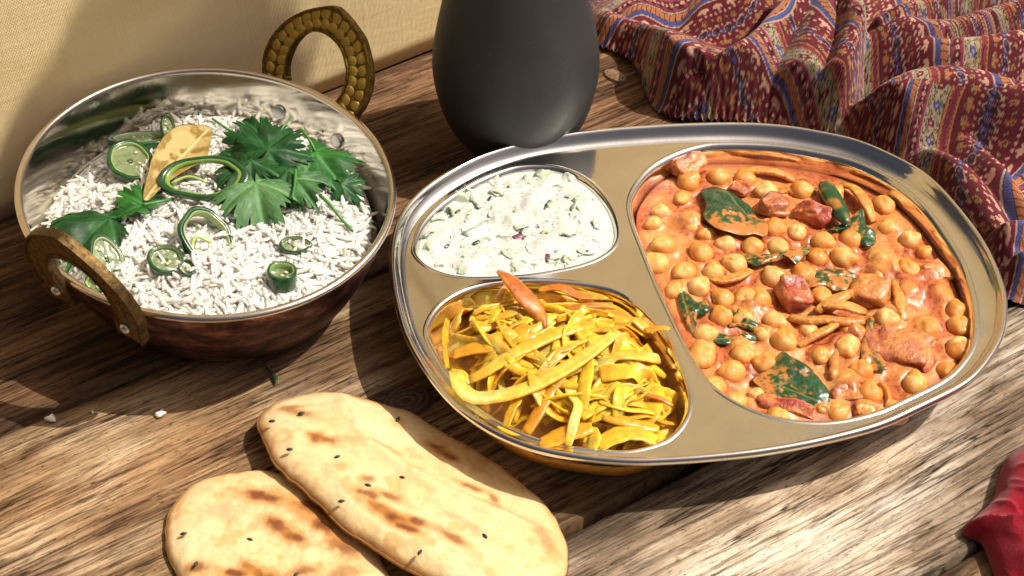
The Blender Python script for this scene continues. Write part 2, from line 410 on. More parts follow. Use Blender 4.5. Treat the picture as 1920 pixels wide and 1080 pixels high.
vase = obj("vase", V, F_, VASE); tag(vase, "matt charcoal grey egg-shaped ceramic vase standing behind the steel tray", "vase")

# ------------------------------------------------------------------ rice bowl
BC = A(-.1313, .0077, 0); BA, BB, BANG = .0864, .0759, R(137.9); BZ = .055
eu = A(math.cos(BANG), math.sin(BANG), 0); ev = A(-math.sin(BANG), math.cos(BANG), 0)
def bring(s, z, n=128, dr=0.0):
    a = np.linspace(0, 2*np.pi, n, endpoint=False)
    return BC+eu*((BA*s+dr)*np.cos(a))[:, None]+ev*((BB*s+dr)*np.sin(a))[:, None]+A(0, 0, 1)*z
def brad(ang):
    """bowl rim radius in the direction of a world angle"""
    t = ang-BANG; return 1/math.sqrt((math.cos(t)/BA)**2+(math.sin(t)/BB)**2)
bowl = thing("serving_bowl", "copper-sided round metal bowl with two brass ring handles, filled with rice", "bowl", BC)
op = spline(A(0, 0, .60, 0, .655, .0015, .72, .006, .79, .014, .86, .025, .92, .037, .962, .048, .978, .0535).reshape(-1, 2), 40, False)
rings = [bring(max(s, 1e-4), z+.0004) for s, z in op]
V, F_ = loft(rings); obj("outer_shell", V, F_, COPPER, bowl)
ip = spline(A(.972, .0540, .945, .047, .905, .037, .85, .026, .775, .0150, .70, .0078, .62, .0035, .5, .0025, 0, .0022).reshape(-1, 2), 44, False)
rings = [bring(max(s, 1e-4), z) for s, z in ip]
V, F_ = loft(rings); obj("inner_lining", V, F_, STEEL_IN, bowl)
a = np.linspace(0, 2*np.pi, 14, endpoint=False)
rings = [bring(.984, .0545+.0016*math.sin(t), dr=.0017*math.cos(t)) for t in a]+[bring(.984, .0545, dr=.0017)]
V, F_ = loft(rings); obj("rim", V, F_, steel_mat("rim_steel", (.78, .71, .64), .2, .4), bowl)

# handles
def make_handle(hang, n_side, lean=R(30), off=.0042):
    """ring handle; outline read from the rear handle and built in the handle's own plane"""
    d = A(math.cos(hang), math.sin(hang), 0); u = A(-d[1], d[0], 0)
    v = d*math.sin(lean)+A(0, 0, math.cos(lean))
    w = np.cross(u, v)     # thickness, pointing outwards... sign fixed below
    P0 = BC+d*(brad(hang)*.955+off)+A(0, 0, BZ-.006)
    return P0, u, v, w, d
HB = R(56)
P0, u_, v_, w_, d_ = make_handle(HB, 1)
def to2(px, py):
    q = on_plane(px, py, P0, w_); return [np.dot(q-P0, u_), np.dot(q-P0, v_)]
out_px = [(672, 217), (684, 200), (696, 166), (697, 127), (686, 79), (672, 55), (658, 36), (645, 22), (632, 12), (611, 12), (575, 20), (539, 40), (512, 71), (498, 107), (497, 139)]
in_px = [(634, 190), (643, 176), (650, 158), (653, 140), (652, 123), (642, 91), (619, 67), (595, 59), (575, 63), (555, 83), (541, 119), (541, 152)]
O2 = np.array([to2(*p) for p in out_px]); I2 = np.array([to2(*p) for p in in_px])
# the two feet carried on down the outside of the bowl
def feet(C):
    a0 = C[0]+A(-.0 if C[0][0] > 0 else 0, -.014); a1 = C[-1]+A(0, -.0)
    return C
vmin = -.012
def extend(C, first, last):
    return np.vstack([first, C, last])
sgn = 1 if O2[0][0] < O2[-1][0] else -1
O3 = spline(O2, 60, False); I3 = spline(I2, 60, False)
fo0, fo1 = O2[0], O2[-1]; fi0, fi1 = I2[0], I2[-1]
def foot(p, inward, amt): return A(p[0]+inward*amt, vmin)
O3 = np.vstack([foot(fo0, sgn, .003), O3, foot(fo1, -sgn, .001)])
I3 = np.vstack([foot(fi0, -sgn, -.003), I3, foot(fi1, sgn, -.001)])
O3 = spline(O3, 72, False); I3 = spline(I3, 72, False)
def handle_mesh(th=.0022):
    secs = []
    for o, i in zip(O3, I3):
        c = (o+i)/2; b = (o-i)/2; L = np.linalg.norm(b)+1e-9; bu = b/L
        # section across the band: raised lips at both edges, sunk field between
        prof2 = [(-L, -th), (L, -th), (L+.0001, 0), (L, th), (L-.0010, th), (L-.0013, th-.0007), (-L+.0013, th-.0007), (-L+.0010, th), (-L, th), (-L-.0001, 0)]
        prof2 = [(-L, -th), (-L+.0010, -th), (-L+.0013, -th+.0007), (L-.0013, -th+.0007), (L-.0010, -th), (L, -th), (L+.0002, 0), (L, th), (L-.0010, th), (L-.0013, th-.0007), (-L+.0013, th-.0007), (-L+.0010, th), (-L, th), (-L-.0002, 0)]
        secs.append([np.r_[c+bu*x, z] for x, z in prof2])
    return np.array(secs)
HS = handle_mesh()
def leaf_bump():
    n, m = 12, 5; V = []
    ts = np.linspace(0, 1, n)
    wd = np.sin(np.pi*ts**.8)**.8*.50
    for t, wdt in zip(ts, wd):
        for k in range(m):
            s = -1+2*k/(m-1); V.append((t-.5, s*wdt, .26*(1-s*s)*np.sin(np.pi*t)**.6-.02))
    return mesh_data("leaf", V, grid_faces(n, m, False), BRASS_LEAF)
LEAF = leaf_bump(); LEAF_D = LEAF.copy(); LEAF_D.materials[0] = BRASS
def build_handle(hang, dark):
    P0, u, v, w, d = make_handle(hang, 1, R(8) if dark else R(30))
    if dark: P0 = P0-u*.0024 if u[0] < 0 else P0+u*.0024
    V = HS.reshape(-1, 3).copy()
    if dark: V[:, 1] = np.maximum(V[:, 1], V[:, 1]*.3-.002)
    W = P0+V[:, :1]*u+V[:, 1:2]*v+V[:, 2:3]*w
    n, m = HS.shape[:2]
    F_ = [tuple(f) for f in grid_faces(n, m)]+[tuple(range(m))[::-1], tuple(range((n-1)*m, n*m))]
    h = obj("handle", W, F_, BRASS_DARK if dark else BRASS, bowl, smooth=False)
    C = (O3+I3)/2; Lh = np.linalg.norm(O3-I3, axis=1)/2
    s = np.r_[0, np.cumsum(np.linalg.norm(np.diff(C, axis=0), axis=1))]
    cnt = 22
    apex = s[np.argmax(C[:, 1])]
    for k in range(cnt):
        sk = s[-1]*(.07+.86*k/(cnt-1))
        c = A(np.interp(sk, s, C[:, 0]), np.interp(sk, s, C[:, 1])); L = np.interp(sk, s, Lh)
        c2 = A(np.interp(sk+.001, s, C[:, 0]), np.interp(sk+.001, s, C[:, 1])); t2 = unit(c2-c)
        if sk > apex: t2 = -t2
        nrm2 = A(-t2[1], t2[0])
        for side in (-1, 1):
            for face in (-1, 1):
                ctr2 = c+nrm2*side*(L-.0013)*.44
                dir2 = unit(t2+nrm2*side*.55)
                X = u*dir2[0]+v*dir2[1]; Z = w*face; Y = np.cross(Z, X)
                O = P0+u*ctr2[0]+v*ctr2[1]+w*face*(.0022-.0008)
                ln = .0060; lh = .30 if dark else .40
                M = Matrix(((X[0]*ln, Y[0]*ln*.95, Z[0]*ln*lh, O[0]), (X[1]*ln, Y[1]*ln*.95, Z[1]*ln*lh, O[1]), (X[2]*ln, Y[2]*ln*.95, Z[2]*ln*lh, O[2]), (0, 0, 0, 1)))
                inst("leaf", LEAF_D if dark else LEAF, M, h)
    return h, (P0, u, v, w, d)
# rivets: domed heads inside the bowl, small ball ends outside
def disc_rivet(c, n, r, hgt, mat, parent, dome):
    n = unit(n); x = unit(np.cross(n, A(0, 0, 1))); y = np.cross(n, x); a = np.linspace(0, 2*np.pi, 20, endpoint=False)
    prof = [(1, -.3), (1, .75), (.93, .95), (.8, 1.0), (.02, 1.0)] if not dome else [(1, -.3), (1, .1), (.9, .5), (.65, .85), (.3, 1.0), (.02, 1.03)]
    rings = [c+(x*np.cos(a)[:, None]+y*np.sin(a)[:, None])*r*s+n*hgt*z for s, z in prof]
    V, F_ = loft(rings, cap1=True); return obj("rivet", V, F_, mat, parent)
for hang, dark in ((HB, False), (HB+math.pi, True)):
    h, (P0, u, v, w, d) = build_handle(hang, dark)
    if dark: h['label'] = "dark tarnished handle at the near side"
    for sg in (-1, 1):
        ang = hang+sg*R(14.5)
        dd_ = A(math.cos(ang), math.sin(ang), 0); zz = .0405; s_ = float(np.interp(zz, ip[::-1, 1], ip[::-1, 0]))
        c = BC+dd_*(brad(ang)*s_)+A(0, 0, zz)
        disc_rivet(c, -dd_+A(0, 0, .45), .0033, .0016, RIVET, bowl, False)
        uu = (O3[0]+I3[0])/2 if (O3[0][0]*sg > 0) else (O3[-1]+I3[-1])/2
        c2 = P0+u*uu[0]+v*((-.0022 if dark else vmin)+.004)+w*(.0022 if np.dot(w, d) > 0 else -.0022)
        disc_rivet(c2, d, .0024, .0018, RIVET, bowl, True)
# ------------------------------------------------------------------ steel thali tray
TZ, PZ = .0305, .0255      # rim top, plate level
rim_px = [(730,491),(735,440),(753,396),(794,352),(857,311),(920,283),(1015,258),(1109,244),(1204,236),(1298,231),(1400,230),(1480,236),(1560,250),(1609,262),(1673,289),(1741,328),(1803,393),(1852,461),(1884,535),(1889,575),(1882,630),(1845,690),(1807,724),(1725,765),(1650,799),(1537,829),(1425,849),(1312,861),(1250,865),(1188,867),(1110,862),(1032,850),(974,834),(915,807),(857,766),(818,725),(783,674),(755,620),(738,555)]
raita_px = [(764.5,453),(775,421),(804,385),(851,349),(905,323),(967,309),(1021,307),(1062,314),(1103,333),(1134,362),(1156,396),(1166,434),(1160,459),(1137,481),(1093,500),(1015,516),(952,522),(876,524),(826,516),(788,497),(768,472)]
salad_px = [(791,628),(799,597),(822,566),(869,538),(923,526),(993,521),(1071,525),(1149,538),(1200,566),(1238,604),(1270,655),(1293,713),(1301,752),(1293,787),(1266,822),(1227,840),(1180,850),(1110,852),(1032,838),(954,808),(888,768),(838,716),(805,668)]
curry_px = [(1173,377),(1179,416),(1201,474),(1222,529),(1256,604),(1290,671),(1324,720),(1369,754),(1425,780),(1481,793),(1537,797),(1594,791),(1650,776),(1725,750),(1781,720),(1815,686),(1834,637),(1837,585),(1819,509),(1787,451),(1741,389),(1690,344),(1618,305),(1541,276),(1462,263),(1384,261),(1306,271),(1252,290),(1212,314),(1186,347)]
def contour(px, z, n, smooth=2): return ccw(spline(np.array([at(x, y, z)[:2] for x, y in px]), n, True, smooth))
RIMC = contour(rim_px, TZ, 240, 3); RAI = contour(raita_px, PZ, 140, 3); SAL = contour(salad_px, PZ, 150, 3); CUR = contour(curry_px, PZ, 180, 3)
tc_ = RIMC.mean(0)
tray = thing("thali_tray", "polished steel thali tray with three compartments of raita, cabbage and curry", "tray", A(tc_[0], tc_[1], 0))
def h3(C2, z): return np.c_[C2[:, :2], np.full(len(C2), z)]
# rolled rim and the short wall down to the plate
rp = [(.0000, -.0024), (-.0003, -.0010), (0, .0), (.0008, .0008), (.0017, .0006), (.0024, -.0004), (.0030, -.0018), (.0040, -.0034), (.0052, -.0045), (.0066, -.0050)]
rp = [(.0016, -.0030), (.0003, -.0028)] + rp
V, F_ = loft([h3(inset(RIMC, d), TZ+z) for d, z in rp]); obj("rolled_rim", V, F_, STEEL, tray)
inner = inset(RIMC, .0066)
def lipped(C):   # opening edge of a compartment in the plate
    return C
vs = []; es = []
for C in (inner, RAI, SAL, CUR):
    b = len(vs); n = len(C); vs += [Vector(p[:2]) for p in C]; es += [(b+i, b+(i+1) % n) for i in range(n)]
# inner must keep clear of the openings: pull every opening point inside it
def keep_inside(C, gap=.0016):
    C = C.copy()
    for i, p in enumerate(C):
        dvec = RIMC-p; k = np.argmin((dvec**2).sum(1))
        T = unit(RIMC[(k+1) % len(RIMC)]-RIMC[k-1]); nr = A(-T[1], T[0]); dist = np.dot(p-RIMC[k], nr)
        need = .0066+gap
        if dist < need: C[i] = p+nr*(need-dist)
    for _ in range(2): C = .5*C+.25*(np.roll(C, 1, 0)+np.roll(C, -1, 0))
    return C
RAI, SAL, CUR = keep_inside(RAI), keep_inside(SAL), keep_inside(CUR)
vs = []; es = []
for C in (inner, RAI, SAL, CUR):
    b = len(vs); n = len(C); vs += [Vector(p[:2]) for p in C]; es += [(b+i, b+(i+1) % n) for i in range(n)]
g = np.arange(-.15, .25, .006)
def inside(P, C):
    x, y = P[:, 0][:, None], P[:, 1][:, None]; x1, y1 = C[:, 0], C[:, 1]; x2, y2 = np.roll(x1, -1), np.roll(y1, -1)
    c = ((y1 > y) != (y2 > y)) & (x < (x2-x1)*(y-y1)/(y2-y1+1e-15)+x1)
    return c.sum(1) % 2 == 1
vo, eo, fo, *_ = delaunay_2d_cdt(vs, es, [], 0, 1e-7)
vo = np.array([v[:] for v in vo]); fo = [tuple(f) for f in fo]
ctr = np.array([vo[list(f)].mean(0) for f in fo])
ok = inside(ctr, inner) & ~inside(ctr, RAI) & ~inside(ctr, SAL) & ~inside(ctr, CUR)
fo = [f for f, k in zip(fo, ok) if k]
fo = [f if np.cross(vo[f[1]]-vo[f[0]], vo[f[2]]-vo[f[0]]) > 0 else f[::-1] for f in fo]
obj("plate", np.c_[vo, np.full(len(vo), TZ-.0050)], fo, STEEL, tray, False)
cup_prof = [(0, 0), (.0006, .0003), (.0013, .0003), (.0021, -.0003), (.0028, -.0014), (.0034, -.0034), (.0041, -.0090), (.0050, -.0150), (.0060, -.0195), (.0078, -.0230), (.0104, -.0243), (.0135, -.0246)]
def cup(C):
    rings = [h3(inset(C, d), PZ+z) for d, z in cup_prof]
    last = rings[-1]; cm = last.mean(0)
    rings += [cm+(last-cm)*s+A(0, 0, 0) for s in (.7, .35, .001)]
    V, F_ = loft(rings); return obj("compartment", V, F_, STEEL, tray)
for C in (RAI, SAL, CUR): cup(C)

# a patch: a closed outline filled with rings, top surface given by a function, thin or thick below
def patch(C, ztop, zbot, nr=12, colf=None, power=1.0, center=None):
    C = ccw(np.asarray(C)[:, :2]); c = C.mean(0) if center is None else np.asarray(center)[:2]; na = len(C)
    rho = np.linspace(0, 1, nr+1)[1:]**power
    XY = c+(C-c)[None]*rho[:, None, None]; RH = np.repeat(rho[:, None], na, 1)
    top = np.concatenate([np.c_[c[None], ztop(A(0.), c[None, 0], c[None, 1])], np.c_[XY.reshape(-1, 2), np.ravel(ztop(RH.ravel(), XY[..., 0].ravel(), XY[..., 1].ravel()))]])
    bot = np.concatenate([np.c_[c[None], zbot(A(0.), c[None, 0], c[None, 1])], np.c_[XY[:-1].reshape(-1, 2), np.ravel(zbot(RH[:-1].ravel(), XY[:-1, :, 0].ravel(), XY[:-1, :, 1].ravel()))]])
    nT = len(top); F_ = [(0, 1+i, 1+(i+1) % na) for i in range(na)]
    F_ += [tuple(int(q)+1 for q in f) for f in grid_faces(nr, na, True, True)]
    F_ = [f if k < na else f[::-1] for k, f in enumerate(F_)]
    F_ = [f for f in F_]
    fb = [(nT, nT+1+(i+1) % na, nT+1+i) for i in range(na)]
    for k in range(nr-2): fb += [(nT+1+k*na+i, nT+1+k*na+(i+1) % na, nT+1+(k+1)*na+(i+1) % na, nT+1+(k+1)*na+i) for i in range(na)]
    k = nr-2
    fb += [(nT+1+k*na+i, nT+1+k*na+(i+1) % na, 1+(nr-1)*na+(i+1) % na, 1+(nr-1)*na+i) for i in range(na)]
    V = np.concatenate([top, bot])
    cols = None
    if colf is not None:
        rr = np.r_[0, RH.ravel(), 0, RH[:-1].ravel()]; tb = np.r_[np.ones(nT), np.zeros(len(bot))]
        cols = colf(rr, V[:, 0], V[:, 1], tb)
    return V, F_+fb, cols
def fix_normals(o):
    bm = bmesh.new(); bm.from_mesh(o.data); bmesh.ops.recalc_face_normals(bm, faces=bm.faces); bm.to_mesh(o.data); bm.free(); return o

# ------------------------------------------------------------------ raita
M_RAITA = col_mat("thick_yogurt", .28, .25, (1, .9, .8), .003, 300, .06, 350, .25, .0006, coat=.3)
M_VEG = col_mat("wet_vegetable", .3, .2, (.6, 1, .4), .002, 700, .25, 600, .25, .0004, coat=.3)
YZ = PZ-.0022
RY = inset(RAI, .0031)
bits = []      # cucumber and onion bits: px, py, size px, turn, kind
for x, y, s, r_, k in [(1090,395,26,.3,0),(1062,418,24,1.0,0),(1070,440,30,.2,0),(1035,450,30,.5,0),(985,462,34,.2,1),(1035,395,22,.6,0),(1092,392,24,1.3,0),(862,376,24,.4,0),(960,352,26,.2,0),(1018,328,20,1.1,0),(1072,372,22,.7,0),(935,362,22,.3,0),(900,440,40,.3,1),(880,415,20,.2,0),(860,430,24,.5,0),(818,410,20,.2,1),(835,448,22,.6,0),(905,482,24,.2,0),(945,455,26,.1,0),(975,425,20,.9,0),(975,405,18,.2,0),(1000,470,26,.7,1),(1045,470,20,1.2,0),(1100,470,24,.5,1),(1110,452,20,.3,1),(880,350,26,.5,1),(925,340,26,.2,1),(1000,350,30,.2,1),(1000,385,26,.7,1),(930,400,26,.2,1),(820,470,26,.3,1),(880,490,26,.6,1),(1060,335,22,.3,1),(1040,362,24,.9,1),(800,440,18,.3,1),(940,490,22,.5,1),(1120,420,22,.8,1),(990,500,20,.1,1),(900,380,26,.5,1),(850,400,22,.2,0),(912,456,16,.7,0),(955,480,20,.6,0),(1010,420,22,.3,1),(1065,400,20,.3,1)]:
    bits.append((x, y, s, r_, k))
_rb = np.random.default_rng(12); _rc = np.array(raita_px).mean(0)
while len(bits) < 115:
    x, y = _rb.uniform(780, 1150), _rb.uniform(320, 512)
    if not inside(at(x, y, YZ)[None, :2], inset(RAI, .0065))[0]: continue
    bits.append((x, y, _rb.uniform(12, 24), _rb.uniform(0, 3), int(_rb.random() < .6)))
bw = np.array([at(x, y, YZ)[:2] for x, y, *_ in bits]); bs_ = np.array([b[2]*(.00017 if i < 44 else .00012) for i, b in enumerate(bits)])
def yz(r, x, y):
    z = YZ+.0005*(fbm(x*260, y*260, 3, 4)-.5)*2*(1-r**6)+.0007*(fbm(x*90, y*90, 9, 2)-.5)*(1-r**6)
    for (bx, by), s in zip(bw, bs_): z = z+.0007*np.exp(-((x-bx)**2+(y-by)**2)/(1.6*s)**2)*(1-r**8)
    return z
def ycol(r, x, y, tb):
    c = np.tile(A(.60, .62, .59), (len(x), 1))
    n = fbm(x*420+2*fbm(x*150, y*150, 2, 2), y*420, 21, 4); c = mixc(c, A(.50, .54, .46), sstep(.48, .70, n)*.6)
    n2 = np.abs(fbm(x*330+9, y*330, 33, 3)-.5); m = fbm(x*120, y*120, 44, 2)
    c = mixc(c, A(.10, .14, .11), (1-sstep(.0, .024, n2))*sstep(.36, .52, m)*.8*(r < .92))
    c = mixc(c, A(.55, .50, .38), sstep(.6, .8, fbm(x*200, y*200, 54, 3))*.35)
    return c
V, F_, C = patch(RY, yz, lambda r, x, y: 0*x+YZ-.006, 70, ycol)
raita = thing("raita", "white yogurt raita with diced cucumber in the tray's upper-left compartment", "raita", A(*RY.mean(0), YZ-.006))
fix_normals(obj("yogurt", V, F_, M_RAITA, raita, cols=C))
def chunk(c, sx, sy, sz, turn, tilt, cols, rnd=.25, seed=0, rough=.16):
    """a rough cut block with rounded edges; cols = (flesh, skin) with skin on one side"""
    n = 7; t = np.linspace(-1, 1, n); V = []; idx = {}
    F_ = []
    def vid(p):
        k = tuple(np.round(p, 3))
        if k not in idx: idx[k] = len(V); V.append(p)
        return idx[k]
    for ax in range(3):
        for s in (-1, 1):
            for i in range(n-1):
                for j in range(n-1):
                    q = []
                    for (a, b) in ((t[i], t[j]), (t[i+1], t[j]), (t[i+1], t[j+1]), (t[i], t[j+1])):
                        p = [0, 0, 0]; p[ax] = s; p[(ax+1) % 3] = a; p[(ax+2) % 3] = b; q.append(vid(p))
                    F_.append(tuple(q) if s > 0 else tuple(q[::-1]))
    V = np.array(V, float); sph = V/np.linalg.norm(V, axis=1)[:, None]*1.25
    W = V*(1-rnd)+sph*rnd
    W += rough*(np.stack([fbm(V[:, 0]*1.3+seed*3.1, V[:, 1]*1.3+V[:, 2]*1.7, 71+k, 3) for k in range(3)], -1)-.5)*2
    cc = mixc(cols[0], cols[1], sstep(.55, .9, V[:, 1]))
    W = W*A(sx, sy, sz)
    Rm = np.array(Matrix.Rotation(turn, 3, 'Z') @ Matrix.Rotation(tilt, 3, 'X'))
    return W@Rm.T+np.asarray(c), F_, cc
for k, ((x, y, s, r_, kind), (bx, by), sz) in enumerate(zip(bits, bw, bs_)):
    nm = "cucumber_piece"
    flesh = A(.44, .50, .34) if kind == 0 else A(.60, .62, .54)
    skin = A(.030, .075, .045) if kind == 0 else A(.13, .20, .13)
    V, F_, C = chunk((bx, by, YZ-.0008+(.0004 if kind == 0 else 0)), sz*RNG.uniform(.75, 1.1), sz*RNG.uniform(.6, .9), .0016, r_*4+k, RNG.uniform(-.7, .7), (flesh, skin), .3, k, .6)
    cw = sstep(.40, .62, fbm(V[:, 0]*520, V[:, 1]*520, 60, 3))
    obj(nm, V, F_, M_VEG, raita, cols=mixc(C, A(.60, .61, .55), cw*.65))
for x, y, s, t in [(970,444,14,.1),(1027,484,13,1.2),(1075,376,8,.4),(983,447,8,.4),(893,455,9,.2),(918,372,7,.8),(955,350,6,.1),(858,397,7,.3),(978,432,7,.8),(838,462,8,.5),(1101,473,6,1.4),(948,408,6,.8)]:
    p = at(x, y, YZ+.0012); on = x in (970, 1027, 983)
    V, F_, C = chunk(p, s*.00013*1.4, s*.00013*.6, .0006, t+.4, .3, (A(.16, .03, .07), A(.09, .01, .04)) if on else (A(.03, .06, .04), A(.02, .03, .03)), .4, x)
    obj("onion_piece" if on else "herb_fleck", V, F_, M_VEG, raita, cols=C)

# ------------------------------------------------------------------ cabbage salad
M_CAB = col_mat("oily_turmeric_cabbage", .38, .6, (1, .65, .15), .005, 300, .30, 520, .45, .0006, coat=.2)
salad = thing("cabbage_salad", "heap of yellow turmeric-stained shredded cabbage in the tray's lower-left compartment", "salad", A(*SAL.mean(0), .002))
SB = inset(SAL, .0048)
sc_ = SB.mean(0)
def heap_z(x, y):
    d = np.min(np.hypot(SB[:, 0][:, None]-np.ravel(x), SB[:, 1][:, None]-np.ravel(y)), 0)
    return np.reshape(.0180+.0135*sstep(0, .019, d), np.shape(x))
V, F_, C = patch(inset(SAL, .0047), lambda r, x, y: heap_z(x, y)-.0075+.003*(fbm(x*150, y*150, 5, 3)-.5), lambda r, x, y: 0*x+.004, 30,
    lambda r, x, y, tb: mixc(A(.48, .19, .02), A(.68, .34, .04), fbm(x*200, y*200, 6, 3)))
fix_normals(obj("salad_base", V, F_, M_CAB, salad, cols=C))
def ribbon(path, width, thick, roll, c0, c1, seed, taper=.35):
    P = spline(path, 22, False); n = len(P); T = np.gradient(P, axis=0); T /= np.linalg.norm(T, axis=1)[:, None]
    t = np.linspace(0, 1, n); rolls = np.interp(t, np.linspace(0, 1, len(roll)), roll)
    a = np.linspace(0, 2*np.pi, 10, endpoint=False); ca = np.sign(np.cos(a))*np.abs(np.cos(a))**.7; sa = np.sign(np.sin(a))*np.abs(np.sin(a))**.7
    wv = width*(1-taper*np.abs(2*t-1)**3)*(1+.25*(fbm(t*5, t*0+seed, 3, 2)-.5)*2)
    rings = []; cols = []
    for i in range(n):
        s = np.cross(T[i], A(0, 0, 1)); s = unit(s if np.linalg.norm(s) > .1 else A(1, 0, 0)); w = np.cross(s, T[i])
        cr, sr = math.cos(rolls[i]), math.sin(rolls[i]); S2 = s*cr+w*sr; W2 = w*cr-s*sr
        rings.append(P[i]+(S2*wv[i]/2)*ca[:, None]+(W2*thick/2)*sa[:, None]+W2*(thick*.5)*(ca**2)[:, None]*math.sin(seed))
        f = fbm(t[i]*4+0*a, np.cos(a)*.8+seed, 8, 2); edge = np.abs(ca)
        cols.append(mixc(c0, c1, np.clip(sstep(.35, .7, f)+.35*edge**4, 0, 1)))
    V, F_ = loft(rings, cap0=True, cap1=True); return V, F_, np.concatenate(cols)
YEL, ORA, PAL, DEEP = A(.86, .51, .035), A(.80, .36, .02), A(.66, .62, .18), A(.50, .16, .02)
def shred(px_path, zs, wpx, roll, c0, c1, thick=.0016, label=None, taper=.35):
    pts = np.array([at(x, y, z+.0028) for (x, y), z in zip(px_path, zs)])
    sd_ = len(salad.children)*1.37
    V, F_, C = ribbon(pts, wpx*.00024, thick, roll, c0, c1, sd_, taper)
    o = obj("cabbage_shred", V, F_, M_CAB, salad, cols=C)
    if label: o['label'] = label
    return o
# random bed of shreds
cnt = 0; rs = np.random.default_rng(21)
while cnt < 170:
    p = A(rs.uniform(SB[:, 0].min(), SB[:, 0].max()), rs.uniform(SB[:, 1].min(), SB[:, 1].max()))
    ang = rs.normal(.45, .7) if rs.random() < .7 else rs.uniform(0, np.pi); L = rs.uniform(.016, .042); bend = rs.normal(0, .5)
    ts = np.linspace(-.5, .5, 5); q = np.stack([p[0]+L*ts*math.cos(ang)-bend*L*ts**2*math.sin(ang), p[1]+L*ts*math.sin(ang)+bend*L*ts**2*math.cos(ang)], -1)
    if not inside(q, SB).all(): continue
    layer = cnt/170
    z = heap_z(q[:, 0], q[:, 1])-.005+.0058*layer+rs.normal(0, .0009, 5)
    wd = rs.choice([.0028, .0042, .0062, .0085], p=[.22, .30, .30, .18])
    r0 = rs.normal(0, .7); c = [YEL, A(.80, .54, .05), ORA, A(.78, .60, .12), YEL][rs.integers(5)]
    V, F_, C = ribbon(np.c_[q, z], wd, rs.uniform(.0007, .0013), [r0, r0+rs.normal(0, .6), r0+rs.normal(0, .8)], c, [ORA, A(.70, .30, .03), YEL, YEL][rs.integers(4)], cnt*.7)
    obj("cabbage_shred", V, F_, M_CAB, salad, cols=C); cnt += 1
# the shreds that show one by one
shred([(852,700),(868,735),(902,750),(980,735),(1060,695),(1110,662),(1152,630)], [.021,.0225,.025,.0285,.031,.0325,.031], 31, [.1,.25,.1], A(.72,.70,.32), A(.74,.54,.08), .0026, "thick pale shred lying across the middle of the heap")
shred([(880,712),(905,700),(960,665),(1010,640),(1060,620),(1110,608)], [.024,.026,.029,.030,.030,.028], 30, [.3,.1,.2], A(.74,.60,.14), A(.74,.44,.04), .002)
shred([(935,508),(955,520),(985,555),(1010,585),(1020,615)], [.034,.036,.034,.031,.029], 34, [.5,.2,-.3], A(.55,.22,.025), A(.42,.12,.02), .0013, "curled thin orange shred sticking up over the tray's divider", .75)
shred([(1115,715),(1140,672),(1180,664),(1235,672)], [.027,.030,.030,.025], 40, [.3,.5,.1], A(.72,.62,.16), A(.74,.44,.04), .0018)
shred([(1066,835),(1075,795),(1083,760),(1070,735),(1078,710)], [.024,.027,.028,.028,.027], 19, [.2,-.4,.5], A(.60,.60,.20), YEL, .0016, "pale green-white shred hanging down the front of the heap")
shred([(1090,785),(1150,745),(1195,715),(1225,680)], [.026,.027,.026,.023], 24, [.2,.1,.3], A(.64,.48,.06), YEL, .0018)
shred([(1130,780),(1180,790),(1235,805)], [.025,.024,.021], 26, [.1,.2,.1], A(.66,.36,.02), ORA, .0018)
shred([(1195,735),(1235,745),(1262,760)], [.024,.024,.022], 12, [.6,.3,.2], A(.5,.2,.03), DEEP, .001)
shred([(1210,620),(1240,615),(1255,618)], [.027,.028,.028], 20, [.3,.4,.4], A(.62,.28,.02), ORA, .001)
shred([(838,600),(832,640),(838,690)], [.024,.024,.022], 14, [.8,1.0,.9], A(.6,.25,.02), ORA, .001)
shred([(850,665),(900,650),(950,640),(990,610)], [.022,.026,.028,.030], 34, [.2,.0,.2], A(.64,.30,.02), ORA, .0016)
shred([(890,590),(930,590),(970,580)], [.024,.027,.029], 38, [.3,.4,.3], A(.62,.38,.03), ORA, .0015)
shred([(930,570),(940,550),(950,535)], [.027,.027,.026], 20, [.5,.4,.3], A(.62,.30,.02), ORA, .001)
shred([(1060,585),(1100,575),(1150,575)], [.029,.029,.026], 24, [.2,.5,.2], A(.60,.32,.03), DEEP, .0016)
shred([(1010,545),(1050,540),(1085,555),(1125,560)], [.028,.029,.027,.025], 22, [.3,.0,.5], A(.60,.28,.02), DEEP, .0012)
shred([(1150,600),(1190,600),(1215,620)], [.028,.027,.025], 26, [.1,.5,.3], A(.62,.40,.04), ORA, .0016)
shred([(985,810),(1015,760),(1040,715),(1060,690)], [.022,.026,.029,.031], 28, [.4,.3,.2], A(.62,.24,.015), ORA, .0014)
shred([(880,760),(940,800),(990,820)], [.021,.022,.022], 18, [.4,.2,.1], A(.66,.40,.02), YEL, .0012)
shred([(950,800),(960,770),(975,745)], [.023,.025,.026], 18, [.5,.5,.2], A(.66,.44,.04), ORA, .0012)
shred([(1120,838),(1150,820),(1190,812),(1230,828)], [.022,.024,.024,.022], 38, [.1,.2,.3], A(.66,.40,.03), YEL, .0018)
shred([(1010,832),(1060,812),(1110,800)], [.022,.025,.026], 34, [.2,.1,.1], A(.64,.30,.015), ORA, .0016)
shred([(1025,690),(1040,660),(1070,650)], [.029,.030,.030], 22, [.3,.5,.3], A(.6,.36,.04), ORA, .0014)
shred([(1110,845),(1115,820),(1105,805)], [.022,.024,.024], 22, [.3,.5,.3], A(.6,.44,.06), YEL, .0014)
shred([(1160,760),(1200,745),(1215,725),(1210,700)], [.024,.025,.025,.024], 22, [.3,.9,.3], A(.62,.36,.03), ORA, .0012)

